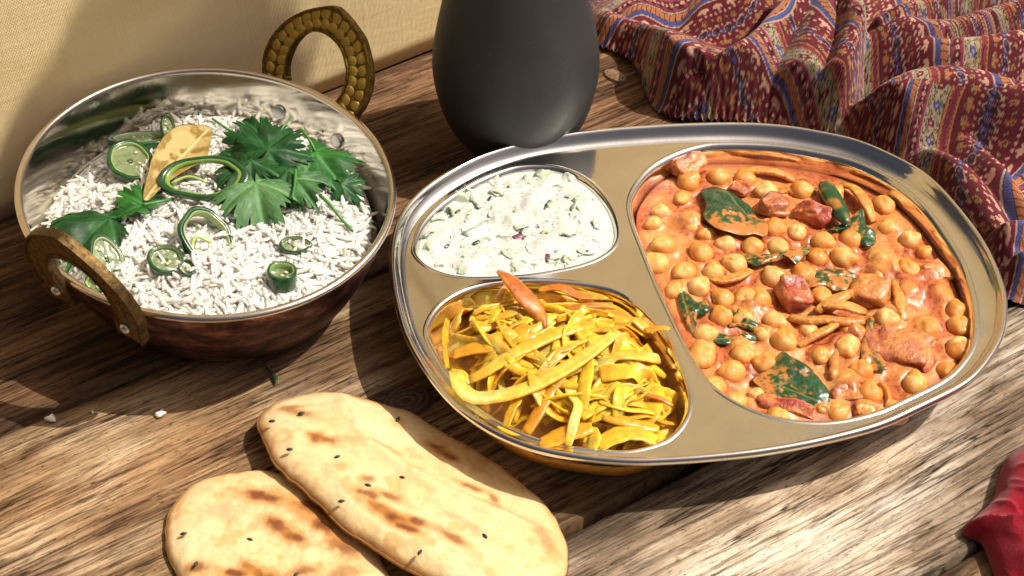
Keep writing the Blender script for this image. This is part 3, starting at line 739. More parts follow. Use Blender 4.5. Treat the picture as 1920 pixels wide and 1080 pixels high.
# ------------------------------------------------------------------ chickpea curry
SZ = PZ-.0092
CS = inset(CUR, .0050)
M_SAUCE = col_mat("creamy_tomato_sauce", .40, .25, (1, .4, .15), .003, 900, .26, 420, .4, .0006, coat=.15)
M_PEA = col_mat("sauced_chickpea", .36, .3, (1, .55, .2), .003, 700, .25, 420, .35, .0006, coat=.25)
M_CHUNK = col_mat("sauced_vegetable", .34, .3, (1, .4, .2), .003, 620, .45, 420, .8, .0010, coat=.15)
z4 = lambda L: [(1150+x/2.56, 240+y/2.56, r/2.56) for x, y, r in L]
z5 = lambda L: [(1200+x/2.667, 480+y/2.667, r/2.667) for x, y, r in L]
peas = z4([(735,295,68),(905,292,66),(240,552,64),(210,642,64),(425,592,64),(340,682,60),(585,648,66),(670,560,54),(795,562,56),(775,712,66),(880,492,44),(1010,535,58),(1140,525,62),(1105,612,74),(980,615,42),(410,755,56),(640,802,58),(705,815,56),(1000,802,56),(1510,957,56),(1655,872,54),(1665,942,62),(1660,1042,64),(820,1012,70),(1130,1030,58),(430,1058,58),(1300,362,62),(500,225,58),(360,250,66)]) + \
       z5([(310,492,66),(515,482,62),(465,567,64),(375,642,50),(1150,677,60),(1035,455,60),(480,722,50),(1600,458,66),(1540,562,46)])
low_peas = z4([(195,458,40),(300,777,46),(1265,622,48),(1285,680,66),(1490,597,36),(330,340,40),(450,512,40),(715,992,38),(940,972,42),(1125,967,42),(610,1058,56),(1410,800,50),(1180,990,40),(230,400,42),(1540,700,50)]) + z5([(585,692,34),(1030,627,62),(1440,357,56),(1140,778,55),(1280,770,58),(690,802,56),(905,770,26),(1360,735,40)])
_rp = np.random.default_rng(31); _all = peas+low_peas
_avoid = [(1375,390,62),(1490,705,62),(1470,478,40),(1560,520,45),(1490,555,45),(1450,389,40),(1530,402,48),(1634,552,45),(1692,655,75),(1560,595,60),(1290,575,45),(1590,400,50),(1480,762,50),(1636,640,25),(1372,632,40),(1620,390,40),(1590,738,38)]
for _ in range(4000):
    x, y = _rp.uniform(1190, 1830), _rp.uniform(285, 785); r = _rp.uniform(19, 25)
    if not inside(at(x, y, SZ)[None, :2], inset(CS, .0065))[0]: continue
    if any(math.hypot(x-q[0], (y-q[1])*1.3) < (r+q[2])*.98 for q in _all) or any(math.hypot(x-q[0], (y-q[1])*1.2) < q[2] for q in _avoid): continue
    (peas if _rp.random() < .55 else low_peas).append((x, y, r)); _all = peas+low_peas
    if len(_all) > 82: break
peas = [(x, y, .45*r+.55*24.5) for x, y, r in peas]
lumps = z4([(1555,700,70),(1600,800,80),(1450,760,90),(1330,700,80),(350,450,60),(1000,380,60),(1420,470,80),(680,860,60),(180,320,40),(1370,880,60)]) + z5([(1300,480,150),(1040,690,60),(800,780,90),(560,780,50)])
PW = [(at(x, y, SZ+.0025)[:2], r*.00026) for x, y, r in peas]
LW = [(at(x, y, SZ)[:2], r*.00026) for x, y, r in low_peas]
UW = [(at(x, y, SZ)[:2], r*.00026) for x, y, r in lumps]
def sauce_h(x, y):
    z = .0009*(fbm(x*110, y*110, 12, 3)-.5)+.0005*(fbm(x*420, y*420, 3, 3)-.5)
    for (bx, by), s in PW:
        d = np.sqrt((x-bx)**2+(y-by)**2); z = z+.0011*np.exp(-((d-s)/(.35*s))**2)-.0002*np.exp(-((d-1.75*s)/(.4*s))**2)
    for (bx, by), s in LW:
        d2 = ((x-bx)**2+(y-by)**2)/(s*1.05)**2; z = z+.0030*np.exp(-d2**1.8)
    for (bx, by), s in UW:
        d2 = ((x-bx)**2+(y-by)**2)/(s*1.1)**2; z = z+.0024*np.exp(-d2**1.4)*(.7+.6*fbm(x*130, y*130, 8, 2))
    return z
SAUCE_A, SAUCE_B, SAUCE_C = A(.65, .245, .075), A(.48, .115, .036), A(.71, .345, .13)
def sauce_col(r, x, y, tb):
    n = fbm(x*75+.8*fbm(x*200, y*200, 2, 2), y*75, 91, 4); n2 = fbm(x*700, y*700, 17, 3); n3 = fbm(x*50, y*50, 4, 3)
    c = mixc(SAUCE_A, SAUCE_C, sstep(.5, .7, n3)*.8)
    c = mixc(c, SAUCE_B, sstep(.46, .64, n)*.85)
    c = mixc(c, A(.22, .03, .012), sstep(.56, .70, n2)*sstep(.42, .6, n)*.8)
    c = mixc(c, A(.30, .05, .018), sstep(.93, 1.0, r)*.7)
    l = np.zeros(len(x))
    for (bx, by), s in LW: l = np.maximum(l, np.exp(-(((x-bx)**2+(y-by)**2)/(s*.75)**2)**2))
    c = mixc(c, A(.66, .30, .07), l*.75)
    return c
def sz(r, x, y): return SZ+sauce_h(x, y)*(1-np.asarray(r)**14)
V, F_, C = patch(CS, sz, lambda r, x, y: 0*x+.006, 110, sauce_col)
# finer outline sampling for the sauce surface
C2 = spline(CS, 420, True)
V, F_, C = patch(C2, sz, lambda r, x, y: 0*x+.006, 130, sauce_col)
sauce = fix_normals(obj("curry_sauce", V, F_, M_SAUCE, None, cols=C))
tag(sauce, "orange creamy tomato curry sauce filling the tray's large right compartment", "curry")
# chickpeas
def pea_mesh(seed, ripe):
    nu, nv = 22, 14; V = []; C = []
    th = np.linspace(0, np.pi, nv); ph = np.linspace(0, 2*np.pi, nu, endpoint=False)
    TH, PH = np.meshgrid(th, ph, indexing='ij')
    D = np.stack([np.sin(TH)*np.cos(PH), np.sin(TH)*np.sin(PH), np.cos(TH)], -1)
    beak = unit(A(math.cos(seed), math.sin(seed), .55)); db = D@beak
    r = 1+.32*np.exp(-((1-db)/.08))-.05*np.exp(-((1-db-.22)/.1)**2)
    g = unit(np.cross(beak, A(0, 0, 1))); gd = np.abs(D@g)
    r -= .13*np.exp(-(gd/.10)**2)*np.clip(db+.15, 0, 1)
    r += .20*(fbm(D[..., 0]*1.9+seed*5, D[..., 1]*1.6+D[..., 2], 31, 2)-.5)
    V = (D*r[..., None]*A(1, .95, .92)).reshape(-1, 3)
    n = fbm(D[..., 0]*2.2+seed*3, D[..., 1]*2.2+D[..., 2]*1.4, 41, 4).ravel()
    c = mixc(ripe, ripe*A(1.0, .66, .42), sstep(.40, .62, n))
    low = sstep(.55, -.25, V[:, 2]+1.1*(n-.5)); c = mixc(c, SAUCE_A, low*.9)
    return mesh_data("chickpea", V, grid_faces(nv, nu), M_PEA, cols=c)
PEAS = [pea_mesh(k*1.9+.4, [A(.74, .47, .14), A(.73, .44, .115), A(.72, .41, .10), A(.76, .51, .19), A(.71, .38, .085)][k % 5]) for k in range(10)]
rs = np.random.default_rng(5)
MARKS = [(1375,390,"large dark leaf"),(1575,385,"rolled leaf"),(1460,480,"narrow folded leaf"),(1490,555,"bright red tomato chunk"),(1450,389,"round pinkish tomato lump"),(1634,552,"square orange potato chunk"),
         (1692,655,"big reddish chunk"),(1300,575,"ragged leaf by the left edge"),(1372,632,"straight leaf strip"),(1490,705,"broad front leaf"),(1636,640,"upright slender leaf"),(1292,318,"lump in the far left corner"),(1590,738,"sunken tomato smear"),(1560,605,"crossed onion strips"),(1830,600,"curry's right wall"),(1195,470,"curry's left wall")]
_used = {}
def pea_label(x, y, what):
    m = min(MARKS, key=lambda q: math.hypot(x-q[0], (y-q[1])*1.25)); dx, dy = x-m[0], (y-m[1])*1.25
    side = ("right of" if dx > 0 else "left of") if abs(dx) > abs(dy) else ("in front of" if dy > 0 else "behind")
    k = _used.get((what, m[2], side), 0); _used[(what, m[2], side)] = k+1
    return f"{what} chickpea {['closest', 'second', 'third', 'fourth', 'fifth', 'sixth', 'seventh', 'eighth', 'ninth', 'tenth', 'eleventh', 'twelfth'][k]} {'in line ' if k else ''}{side} the {m[2]}"
def by_mark(L): return sorted(L, key=lambda q: min(math.hypot(q[0]-m[0], (q[1]-m[1])*1.25) for m in MARKS))
for k, (x, y, r) in enumerate(by_mark(peas)):
    s = r*.000228; z = SZ+s*(.13 if r > 22 else .0); c = at(x, y, z+.002); c[2] = z
    M = Matrix.Translation(Vector(c)) @ Matrix.Rotation(rs.uniform(0, 6.28), 4, 'Z') @ Matrix.Rotation(rs.uniform(-.35, .35), 4, 'X') @ Matrix.Diagonal((s, s, s, 1))
    o = inst("chickpea", PEAS[rs.integers(10)], M)
    tag(o, pea_label(x, y, "whole tan"), "chickpea", "chickpeas in the curry")
for k, (x, y, r) in enumerate(by_mark(low_peas)):
    s = r*.00026; z = SZ+.0030-s*.72; c = at(x, y, SZ+.001); c[2] = z+.0002
    M = Matrix.Translation(Vector(c)) @ Matrix.Rotation(rs.uniform(0, 6.28), 4, 'Z') @ Matrix.Diagonal((s, s, s, 1))
    o = inst("chickpea", PEAS[rs.integers(10)], M)
    tag(o, pea_label(x, y, "almost sunken"), "chickpea", "chickpeas in the curry")
# curry leaves
M_LEAF = col_mat("wet_curry_leaf", .25, .1, (.3, 1, .2), .001, 500, .2, 500, .35, .0005, coat=.5)
def px4(L): return [(1150+x/2.56, 240+y/2.56) for x, y in L]
def px5(L): return [(1200+x/2.667, 480+y/2.667) for x, y in L]
def curry_leaf(pts, lift, sauce_amt, label, axis=None, seed=0, bendz=0.0, bias=None):
    z0 = SZ+.0018+lift
    C2 = contour(pts, z0, 70, 1); c = C2.mean(0)
    ax = unit((at(*axis[1], z0)-at(*axis[0], z0))[:2]) if axis else A(1, 0); a0 = at(*axis[0], z0)[:2] if axis else c
    def zt(r, x, y):
        d = (x-a0[0])*(-ax[1])+(y-a0[1])*ax[0]; al = (x-c[0])*ax[0]+(y-c[1])*ax[1]
        return z0+np.abs(d)*.28*(1-.3*np.asarray(r))-.0016*np.asarray(r)**3+bendz*al+.0022*(fbm(x*150+seed, y*150, 6, 3)-.5)+np.exp(-(d/.0005)**2)*-.0003
    def cf(r, x, y, tb):
        d = (x-a0[0])*(-ax[1])+(y-a0[1])*ax[0]; al = (x-c[0])*ax[0]+(y-c[1])*ax[1]
        cc = mixc(A(.006, .034, .014), A(.018, .085, .024), fbm(x*130, y*130+seed, 4, 3))
        cc = mixc(cc, A(.16, .26, .07), np.exp(-(d/.00035)**2)*.7)
        sidev = np.abs(((al-np.abs(d)*.8)/.0024) % 1-.5); cc = mixc(cc, A(.07, .17, .05), (sidev < .07)*.35)
        bz_ = 0 if bias is None else ((x-c[0])*bias[0]+(y-c[1])*bias[1])*30
        sm = .45*fbm(x*230+3*seed, y*230, 77, 3)+.55*fbm(x*600+seed, y*600, 78, 3)+bz_; cc = mixc(cc, A(.30, .15, .03), sstep(.54-.32*sauce_amt, .66-.32*sauce_amt, sm)*.7); cc = mixc(cc, A(.56, .20, .05), sstep(.60-.32*sauce_amt, .72-.32*sauce_amt, sm)*.9)
        return cc
    V, F_, C = patch(C2, zt, lambda r, x, y: zt(r, x, y)-.0005*(1-np.asarray(r)**4)-.00005, 22, cf)
    o = fix_normals(obj("curry_leaf", V, F_, M_LEAF, None, cols=C)); tag(o, label, "curry leaf", "green leaves in the curry"); return o
curry_leaf(px4([(418,300),(440,278),(510,268),(545,275),(570,290),(650,360),(690,420),(740,455),(742,500),(735,520),(690,510),(640,525),(580,520),(500,510),(430,440),(445,370)]), .002, .02, "large dark green leaf smeared with sauce near the upper-left of the curry", [(1360,350),(1430,440)], 1, .05, bias=(0.1,-.9))
curry_leaf(px5([(560,600),(640,560),(690,500),(720,488),(770,525),(850,570),(900,625),(945,680),(940,755),(860,745),(750,722),(650,690),(600,655)]), .0015, .12, "broad green leaf half covered in sauce near the front of the curry", [(1411,702),(1552,757)], 2, 0, (-.4,.1))
curry_leaf(px4([(605,600),(640,590),(740,595),(850,580),(915,560),(945,545),(955,575),(915,620),(870,662),(862,620),(760,640),(690,662),(640,640)]), .0018, .5, "narrow folded leaf lying between chickpeas in the middle of the curry", [(1388,478),(1518,462)], 3)
curry_leaf(px4([(880,730),(930,700),(990,675),(1080,672),(1160,690),(1165,720),(1135,770),(1060,780),(1020,760),(940,765)]), .0015, .5, "sauce-blotched leaf just right of the red tomato chunk", [(1500,520),(1605,515)], 4)
curry_leaf(px4([(312,770),(335,765),(372,800),(400,830),(455,830),(465,880),(430,895),(400,900),(405,985),(370,960),(340,900),(320,840)]), .0012, .15, "ragged small green leaf by the curry's left edge", [(1278,545),(1300,620)], 5)
curry_leaf(px4([(552,925),(575,880),(605,868),(640,900),(712,940),(690,962),(630,950),(600,940),(560,945)]), .001, .3, "small pointed leaf scrap on the sauce above the straight green strip", [(1370,600),(1425,612)], 6)
curry_leaf(px4([(468,980),(490,972),(560,985),(640,980),(685,985),(684,1025),(640,1020),(560,1035),(500,1030),(470,1012)]), .001, .15, "straight narrow green leaf strip at the lower left of the curry", [(1333,632),(1417,632)], 7)
curry_leaf(px5([(1150,290),(1172,292),(1175,340),(1160,400),(1155,470),(1190,510),(1240,545),(1235,568),(1170,565),(1125,555),(1105,500),(1110,430),(1130,350)]), .002, .3, "upright slender leaf curling beside the big reddish chunk", [(1637,592),(1632,680)], 8)
# rolled leaf
pp = np.array([at(1150+x/2.56, 240+y/2.56, SZ+.006) for x, y in [(1010,268),(1035,310),(1070,370),(1105,430),(1125,460)]])
V, F_ = tube(spline(pp, 16, False), np.interp(np.linspace(0, 1, 16), [0, .08, .3, .8, 1], [.0028, .0040, .0045, .0036, .0018]), 16, .75)
n = fbm(V[:, 0]*200, V[:, 1]*200, 5, 3); C = mixc(A(.008, .048, .020), A(.02, .10, .03), n); C = mixc(C, A(.5, .2, .04), sstep(.62, .7, fbm(V[:, 0]*260, V[:, 1]*260, 15, 3))*.8)
tag(obj("curry_leaf", V, F_, M_LEAF, None, cols=C), "tightly rolled dark green leaf in the upper part of the curry", "curry leaf", "green leaves in the curry")
curry_leaf(px4([(1000,495),(1060,462),(1120,445),(1180,400),(1200,400),(1215,470),(1255,490),(1260,545),(1215,565),(1160,520),(1080,480)]), .0022, .15, "torn dark leaf end sticking out under the rolled leaf", [(1545,425),(1640,445)], 9)
# tomato and vegetable chunks
def veg(name, x, y, rx, ry, rz, turn, tilt, c0, c1, label, cat, grp, up=.35, seed=0, rnd=.45, sauce_f=.5):
    s = .000225; c = at(x, y, SZ+.002)
    V, F_, C = chunk((c[0], c[1], SZ+rz*s*up), rx*s, ry*s, rz*s, turn, tilt, (c0, c1), rnd, seed, .55)
    C = mixc(C, SAUCE_A, sstep(.66, .42, fbm(V[:, 0]*210+seed, V[:, 1]*210+V[:, 2]*150, 7, 4))*min(1, sauce_f*1.5+.2)); C = mixc(C, A(.50, .17, .10), sstep(.6, .7, fbm(V[:, 0]*330, V[:, 1]*330+seed, 27, 3))*.5)
    me_o = obj(name, V, F_, M_CHUNK, None, cols=C)
    mod = me_o.modifiers.new("round", 'SUBSURF'); mod.levels = 1; mod.render_levels = 1
    return tag(me_o, label, cat, grp)
TOM, TOM2, PINK = A(.33, .035, .022), A(.24, .022, .016), A(.42, .09, .065)
veg("tomato_chunk", 1490, 555, 30, 32, 26, .3, .3, TOM, PINK, "bright red tomato chunk in the middle of the curry", "tomato", "tomato chunks in the curry", .5, 1, .5, .25)
veg("tomato_chunk", 1450, 389, 29, 26, 22, .1, .1, PINK*A(.8,.8,.8), TOM, "round pinkish red tomato lump near the top of the curry", "tomato", "tomato chunks in the curry", .45, 2, .8, .35)
veg("tomato_chunk", 1527, 402, 36, 22, 20, -.6, .5, TOM, PINK, "red tomato wedge beside the rolled leaf", "tomato", "tomato chunks in the curry", .45, 3, .4, .4)
veg("tomato_chunk", 1692, 655, 64, 44, 20, -.35, .15, A(.40,.10,.06), TOM, "large sauce-coated reddish chunk at the right of the curry", "tomato", "tomato chunks in the curry", .2, 4, .7, .75)
veg("tomato_chunk", 1480, 762, 44, 14, 14, -.35, .3, TOM, PINK, "long red tomato strip under the broad front leaf", "tomato", "tomato chunks in the curry", .3, 5, .4, .5)
veg("tomato_chunk", 1590, 738, 30, 16, 12, .1, .2, TOM2, TOM, "sunken red tomato smear near the front edge of the curry", "tomato", "tomato chunks in the curry", .25, 6, .5, .4)
veg("tomato_chunk", 1388, 352, 18, 14, 12, -.7, .3, PINK, TOM, "small pink tomato scrap above the large dark leaf", "tomato", "tomato chunks in the curry", .4, 7, .4, .4)
veg("tomato_chunk", 1292, 318, 34, 26, 24, .8, .3, A(.50,.14,.035), TOM, "rough orange-red lump at the far left edge of the curry", "tomato", "tomato chunks in the curry", .4, 8, .5, .5)
POT = A(.62, .24, .045)
veg("potato_chunk", 1634, 552, 33, 29, 22, -.4, .25, POT, POT*A(.9,.8,.7), "square orange potato chunk right of the tomato chunk", "potato", "potato chunks in the curry", .45, 11, .25, .4)
veg("potato_chunk", 1757, 512, 20, 22, 16, .6, .2, POT, SAUCE_A, "pale orange lump near the curry's right wall", "potato", "potato chunks in the curry", .2, 12, .35, .7)
veg("potato_chunk", 1630, 772, 24, 16, 14, -.4, .2, POT, A(.6,.3,.08), "orange chunk pressed against the front edge of the curry", "potato", "potato chunks in the curry", .3, 13, .3, .4)
def strip(pts, zs, wpx, roll, c0, c1, label):
    P = np.array([at(x, y, SZ+z) for (x, y), z in zip(pts, zs)])
    V, F_, C = ribbon(P, wpx*.00026, .0024, roll, c0, c1, len(label)*.77, .4)
    C = mixc(C, SAUCE_A, sstep(.62, .45, fbm(V[:, 0]*160, V[:, 1]*160, 17, 3))*.45)
    tag(obj("onion_strip", V, F_, M_CHUNK, None, cols=C), label, "onion", "onion strips in the curry")
ON0, ON1 = A(.66, .32, .065), A(.60, .22, .04)
strip(px4([(590,235),(650,205),(720,202),(790,215),(870,250)]), [.001,.0025,.003,.0025,.001], 22, [.3,.2,.2], ON0, ON1, "curved yellow onion strip along the far edge of the curry")
strip(px4([(1090,275),(1150,285),(1200,340),(1230,400),(1250,450)]), [.003,.005,.005,.004,.001], 26, [.4,.3,.2], ON0, ON1, "thick orange onion strip bending right of the rolled leaf")
strip(px4([(450,725),(520,735),(590,720),(660,690)]), [.0005,.002,.0022,.001], 18, [.2,.1,.2], ON0, ON1, "sauce-covered onion strip left of the tomato chunk")
strip(px4([(850,905),(930,920),(1030,915),(1120,925),(1205,925)]), [.002,.004,.005,.005,.004], 19, [.2,.1,.1], A(.66,.36,.08), ON1, "straight onion strip just below the tomato chunk")
strip(px4([(970,880),(1020,840),(1080,810),(1140,785)]), [.004,.006,.007,.006], 22, [.3,.2,.2], A(.66,.36,.08), ON1, "short pale onion strip leaning towards the potato chunk")
strip(px4([(1010,855),(1090,855),(1150,870),(1210,890)]), [.005,.0075,.007,.005], 26, [.1,.3,.2], A(.64,.38,.11), ON1, "wide glossy onion piece on top of the crossed strips")
strip(px4([(885,1050),(960,1000),(1030,965),(1080,935)]), [.001,.003,.004,.004], 17, [.2,.2,.1], ON0, ON1, "slanting onion strip below the straight strip")
strip(px4([(1350,740),(1370,800),(1385,870),(1400,930)]), [.002,.003,.003,.001], 22, [.3,.2,.2], ON0, ON1, "upright onion strip right of the potato chunk")
strip(px5([(985,470),(975,530),(968,590),(960,620)]), [.002,.003,.003,.001], 16, [.3,.2,.2], ON0, ON1, "upright onion strip near the front of the curry")
strip(px5([(1195,640),(1225,670),(1240,720),(1225,750)]), [.001,.002,.002,.001], 9, [.8,.8,.8], ON0, ON1, "thin onion sliver wrapped round the front chickpea")
strip(px5([(640,400),(660,395)][:1]+[(600,385),(575,380)]), [.001,.002,.001], 16, [.3,.2,.1], ON0, ON1, "tiny onion scrap above the front left chickpeas")
strip(px4([(640,380),(700,330),(840,300),(870,320)]), [-.003,-.001,.001,.0015], 18, [.2,.2,.2], ON0, ON1, "onion strip partly sunk between the far chickpeas")
# ------------------------------------------------------------------ rice
M_RICE = col_mat("cooked_white_rice", .38, .7, (1, .95, .85), .004, 300, .05, 900, .08, .0002, coat=.15)
rice = thing("rice", "heap of cooked white long-grain rice filling the copper bowl", "rice", BC+A(0, 0, .004))
RLV = .0395
def rice_z(x, y):
    """level of the heap"""
    dx, dy = x-BC[0], y-BC[1]
    ex = (dx*eu[0]+dy*eu[1])/BA; ey = (dx*ev[0]+dy*ev[1])/BB; rr = np.sqrt(ex**2+ey**2)
    z = RLV+.0085*(1-rr**2)-.004*sstep(.72, .92, rr)
    z = z+.0045*np.clip(-dy/.07, -1, 1)*(1-.0*rr)+.0045*(fbm(x*55+3, y*55, 19, 3)-.5)*2*(1-rr**4)
    z = z-.006*np.exp(-(((dx+.055)**2+(dy-.040)**2)/.028**2))   # lower at the far left
    return z, rr
a = np.linspace(0, 2*np.pi, 130, endpoint=False)
def wall_r(z): return float(np.interp(z, ip[::-1, 1], ip[::-1, 0]))
rim_c = bring(.865, 0, 130)[:, :2]
V, F_, C = patch(rim_c, lambda r, x, y: np.minimum(rice_z(x, y)[0]-.0012, .05)+.0012*(fbm(x*300, y*300, 5, 3)-.5), lambda r, x, y: 0*x+.0215+.010*np.asarray(r)**6, 60,
                 lambda r, x, y, tb: mixc(A(.72, .70, .64), A(.80, .78, .73), fbm(x*300, y*300, 7, 3)))
heap = obj("heap_core", V, F_, M_RICE, rice, cols=C); fix_normals(heap)
def grain(seed):
    nr, na = 9, 7; t = np.linspace(0, 1, nr); a = np.linspace(0, 2*np.pi, na, endpoint=False)
    bend = [.10, -.06, .16, .02, .22, -.14, .05, .12][seed % 8]; L = .0126*[1, .9, 1.08, .85, 1.0, .95, .78, 1.12][seed % 8]
    rad = .00122*np.clip(np.sin(np.pi*np.clip(t, .03, .97)), 0, 1)**.42*(1+.12*np.sin(5*t+seed))
    rings = [np.c_[np.full(na, (tt-.5)*L), bend*L*4*(tt-.5)**2+r*np.cos(a), r*.86*np.sin(a)] for tt, r in zip(t, rad)]
    V, F_ = loft(rings, cap0=True, cap1=True); return V, F_
GR = [grain(k) for k in range(8)]
GM = [mesh_data("grain", v, f, M_RICE, cols=np.tile(A(.77, .74, .67), (len(v), 1))) for v, f in GR]
rs = np.random.default_rng(3)
cand = []
while len(cand) < 4300:
    t = rs.uniform(0, 2*np.pi); r = math.sqrt(rs.random())*.93
    p = BC+eu*BA*r*math.cos(t)+ev*BB*r*math.sin(t); z, rr = rice_z(p[0], p[1])
    z = float(z); lim = wall_r(z)-.085
    if r > lim: continue
    e = .0012; gx = float(rice_z(p[0]+e, p[1])[0]-rice_z(p[0]-e, p[1])[0])/(2*e); gy = float(rice_z(p[0], p[1]+e)[0]-rice_z(p[0], p[1]-e)[0])/(2*e)
    nrm = Vector((-gx, -gy, 1)).normalized()
    lay = rs.random()
    flow = 2.2*fbm(p[0]*38, p[1]*38, 61, 2)*math.pi
    ang = flow+rs.normal(0, .75); pit = rs.normal(0, .13)+(rs.random() < .06)*rs.normal(0, .6)
    q = nrm.to_track_quat('Z', 'Y').to_matrix().to_4x4()
    M = Matrix.Translation(Vector((p[0], p[1], z-.0022+.0034*lay))) @ q @ Matrix.Rotation(ang, 4, 'Z') @ Matrix.Rotation(pit, 4, 'Y') @ Matrix.Rotation(rs.uniform(0, 6.28), 4, 'X') @ Matrix.Scale(rs.uniform(.88, 1.12), 4)
    cand.append((lay*.0040-.02*p[1], M, int(rs.integers(8))))
cand.sort(key=lambda c: -c[0])
for _, M, k in cand[:300]: inst("grain", GM[k], M, rice)
big = []
for _, M, k in cand[300:]:
    m4 = np.array(M); v = GR[k][0]; tone = rs.uniform(.88, 1.02)
    big.append((v@m4[:3, :3].T+m4[:3, 3], GR[k][1], np.tile(A(.77, .74, .67)*tone, (len(v), 1))))
V, F_, C = join(big); o = obj("grains", V, F_, M_RICE, rice, cols=C); o['kind'] = 'stuff'
def zr(px, py, up=.0):
    """place on the rice seen at a pixel"""
    z = RLV
    for _ in range(12):
        p = at(px, py, z); z = .5*z+.5*(float(rice_z(p[0], p[1])[0])+up)
    return at(px, py, z)

# ------------------------------------------------------------------ coriander
def leaf_mat(name, rough):
    m = col_mat(name, rough, .0, nscale=500, namp=.22, bscale=420, bstr=.45, bdist=.0007)
    nt = m.node_tree; bs = nt.nodes["Principled BSDF"]; out = nt.nodes["Material Output"]
    tr = N(nt, "ShaderNodeBsdfTranslucent"); a = N(nt, "ShaderNodeAttribute", attribute_name="Col"); nt.links.new(a.outputs[0], tr.inputs[0])
    ms = N(nt, "ShaderNodeMixShader"); ms.inputs[0].default_value = .34
    nt.links.new(bs.outputs[0], ms.inputs[1]); nt.links.new(tr.outputs[0], ms.inputs[2]); nt.links.new(ms.outputs[0], out.inputs[0]); return m
M_HERB = leaf_mat("fresh_coriander", .5)
LOBES = [(0, 1.0, 43), (60, .93, 43), (-60, .93, 43), (118, .68, 40), (-118, .68, 40)]
def cori_outline(seed, nl=5, n=300):
    th = np.linspace(-168, 168, n); r = np.full(n, .30)
    rs = np.random.default_rng(seed)
    for k, (c, Rl, w) in enumerate(LOBES[:nl]):
        c = c+rs.normal(0, 5); Rl = Rl*rs.uniform(.88, 1.1); d = th-c
        env = Rl*np.clip(np.cos(np.radians(np.clip(d/w*90*.98, -90, 90))), 0, 1)**.42
        t1 = np.abs(((d/(w*.62)+.5) % 1)-.5)*2; t2 = np.abs(((d/(w*.205)+.5) % 1)-.5)*2
        e = env*(1-.27*t1**2.2-.17*t2**1.2)
        r = np.maximum(r, e)
    return np.radians(th), r
def coriander(px, py, size_px, head_px, c0, c1, up=.004, tilt=0, roll=0, seed=0, curl=.5, nl=5, label="", parent=None, name="coriander_leaf"):
    """leaf whose base is at a pixel and whose tip points along head_px (a pixel direction)"""
    b = zr(px, py, up); t = at(px+head_px[0], py+head_px[1], b[2])-at(px, py, b[2]); L = np.linalg.norm(t)
    size = size_px*.000275*.9
    X = unit(t); Z = A(0, 0, 1.); Y = np.cross(Z, X)
    Rm = Matrix((X, Y, Z)).transposed() @ Matrix.Rotation(-tilt, 3, 'Y') @ Matrix.Rotation(roll, 3, 'X'); Rm = np.array(Rm)
    th, r = cori_outline(seed, nl); n = len(th); nr = 13; V = [A(0, 0, 0)]; C = []
    rho = np.linspace(0, 1, nr+1)[1:]
    P = [np.zeros((1, 2))]; RR = [np.zeros(1)]; TT = [np.zeros(1)]
    for q in rho: P.append(np.stack([q*r*np.cos(th), q*r*np.sin(th)], -1)); RR.append(np.full(n, q)); TT.append(th)
    P = np.concatenate(P); RR = np.concatenate(RR); TT = np.concatenate(TT); rad = np.hypot(P[:, 0], P[:, 1])
    vein = np.zeros(len(P)); fold = np.zeros(len(P))
    for (c, Rl, w) in LOBES[:nl]:
        ca = math.radians(c); dist = np.abs(-P[:, 0]*math.sin(ca)+P[:, 1]*math.cos(ca)); al = P[:, 0]*math.cos(ca)+P[:, 1]*math.sin(ca)
        on = (al > 0); vein = np.maximum(vein, on*np.exp(-(dist/.022)**2)*(1-.5*rad)); 
        side = np.abs(((al-dist*1.2)/.17) % 1-.5); vein = np.maximum(vein, on*(side < .05)*(dist < .3)*.45)
        fold = np.maximum(fold, on*np.exp(-(dist/.10)**2)*rad)
    z = -.20*fold-curl*.75*rad**2.2+.16*np.sin(3*TT+seed)*rad**1.6+.10*(fbm(P[:, 0]*3+seed, P[:, 1]*3, 4, 2)-.5)
    V = np.c_[P, z]*size
    F_ = [(0, 1+i, 2+i) for i in range(n-1)]
    for k in range(nr-1): F_ += [(1+k*n+i, 1+(k+1)*n+i, 2+(k+1)*n+i, 2+k*n+i) for i in range(n-1)]
    g = fbm(P[:, 0]*2.5+seed, P[:, 1]*2.5, 5, 3)
    C = mixc(c0, c1, sstep(.35, .65, g)); C = mixc(C, np.minimum(np.asarray(c1)*2.2+.02, 1), vein*.6)
    # give the blade a little thickness
    nV = len(V); V2 = V-A(0, 0, .00022); F2 = F_+[tuple(q+nV for q in f[::-1]) for f in F_]
    W = np.concatenate([V, V2])@Rm.T+b
    o = obj(name, W, F2, M_HERB, parent, cols=np.concatenate([C, C]))
    if parent is None: tag(o, label, "herb leaf", "coriander leaves on the rice")
    return o
DG, MG, BG, PG = A(.010, .060, .016), A(.022, .125, .022), A(.035, .19, .025), A(.12, .27, .10)
coriander(205, 408, 112, (-55, -4), DG, MG, .006, .10, .2, 1, .5, 5, "coriander leaf at the bowl's left wall above the near handle")
coriander(270, 383, 72, (-36, -22), MG, BG, .006, .15, 0, 2, .3, 3, "small bright coriander leaf left of the bay leaf")
coriander(500, 265, 108, (-95, 5), DG, MG, .0085, .10, -.2, 3, .4, 5, "dark coriander leaf reaching left to the bay leaf's tip")
coriander(500, 280, 95, (42, -40), DG, A(.016, .095, .022), .0125, .25, .1, 4, .5, 5, "dark coriander leaf at the top of the bunch")
coriander(470, 300, 90, (-50, 20), DG, MG, .0105, .0, .1, 14, .6, 5, "dark coriander leaf in the middle of the bunch")
coriander(478, 340, 112, (22, 95), A(.07, .20, .06), PG, .0115, .05, .0, 5, .55, 5, "pale coriander leaf with its underside up at the front of the bunch")
coriander(590, 288, 104, (72, 52), MG, BG, .010, .05, -.1, 6, .5, 5, "green coriander leaf at the right of the bunch")
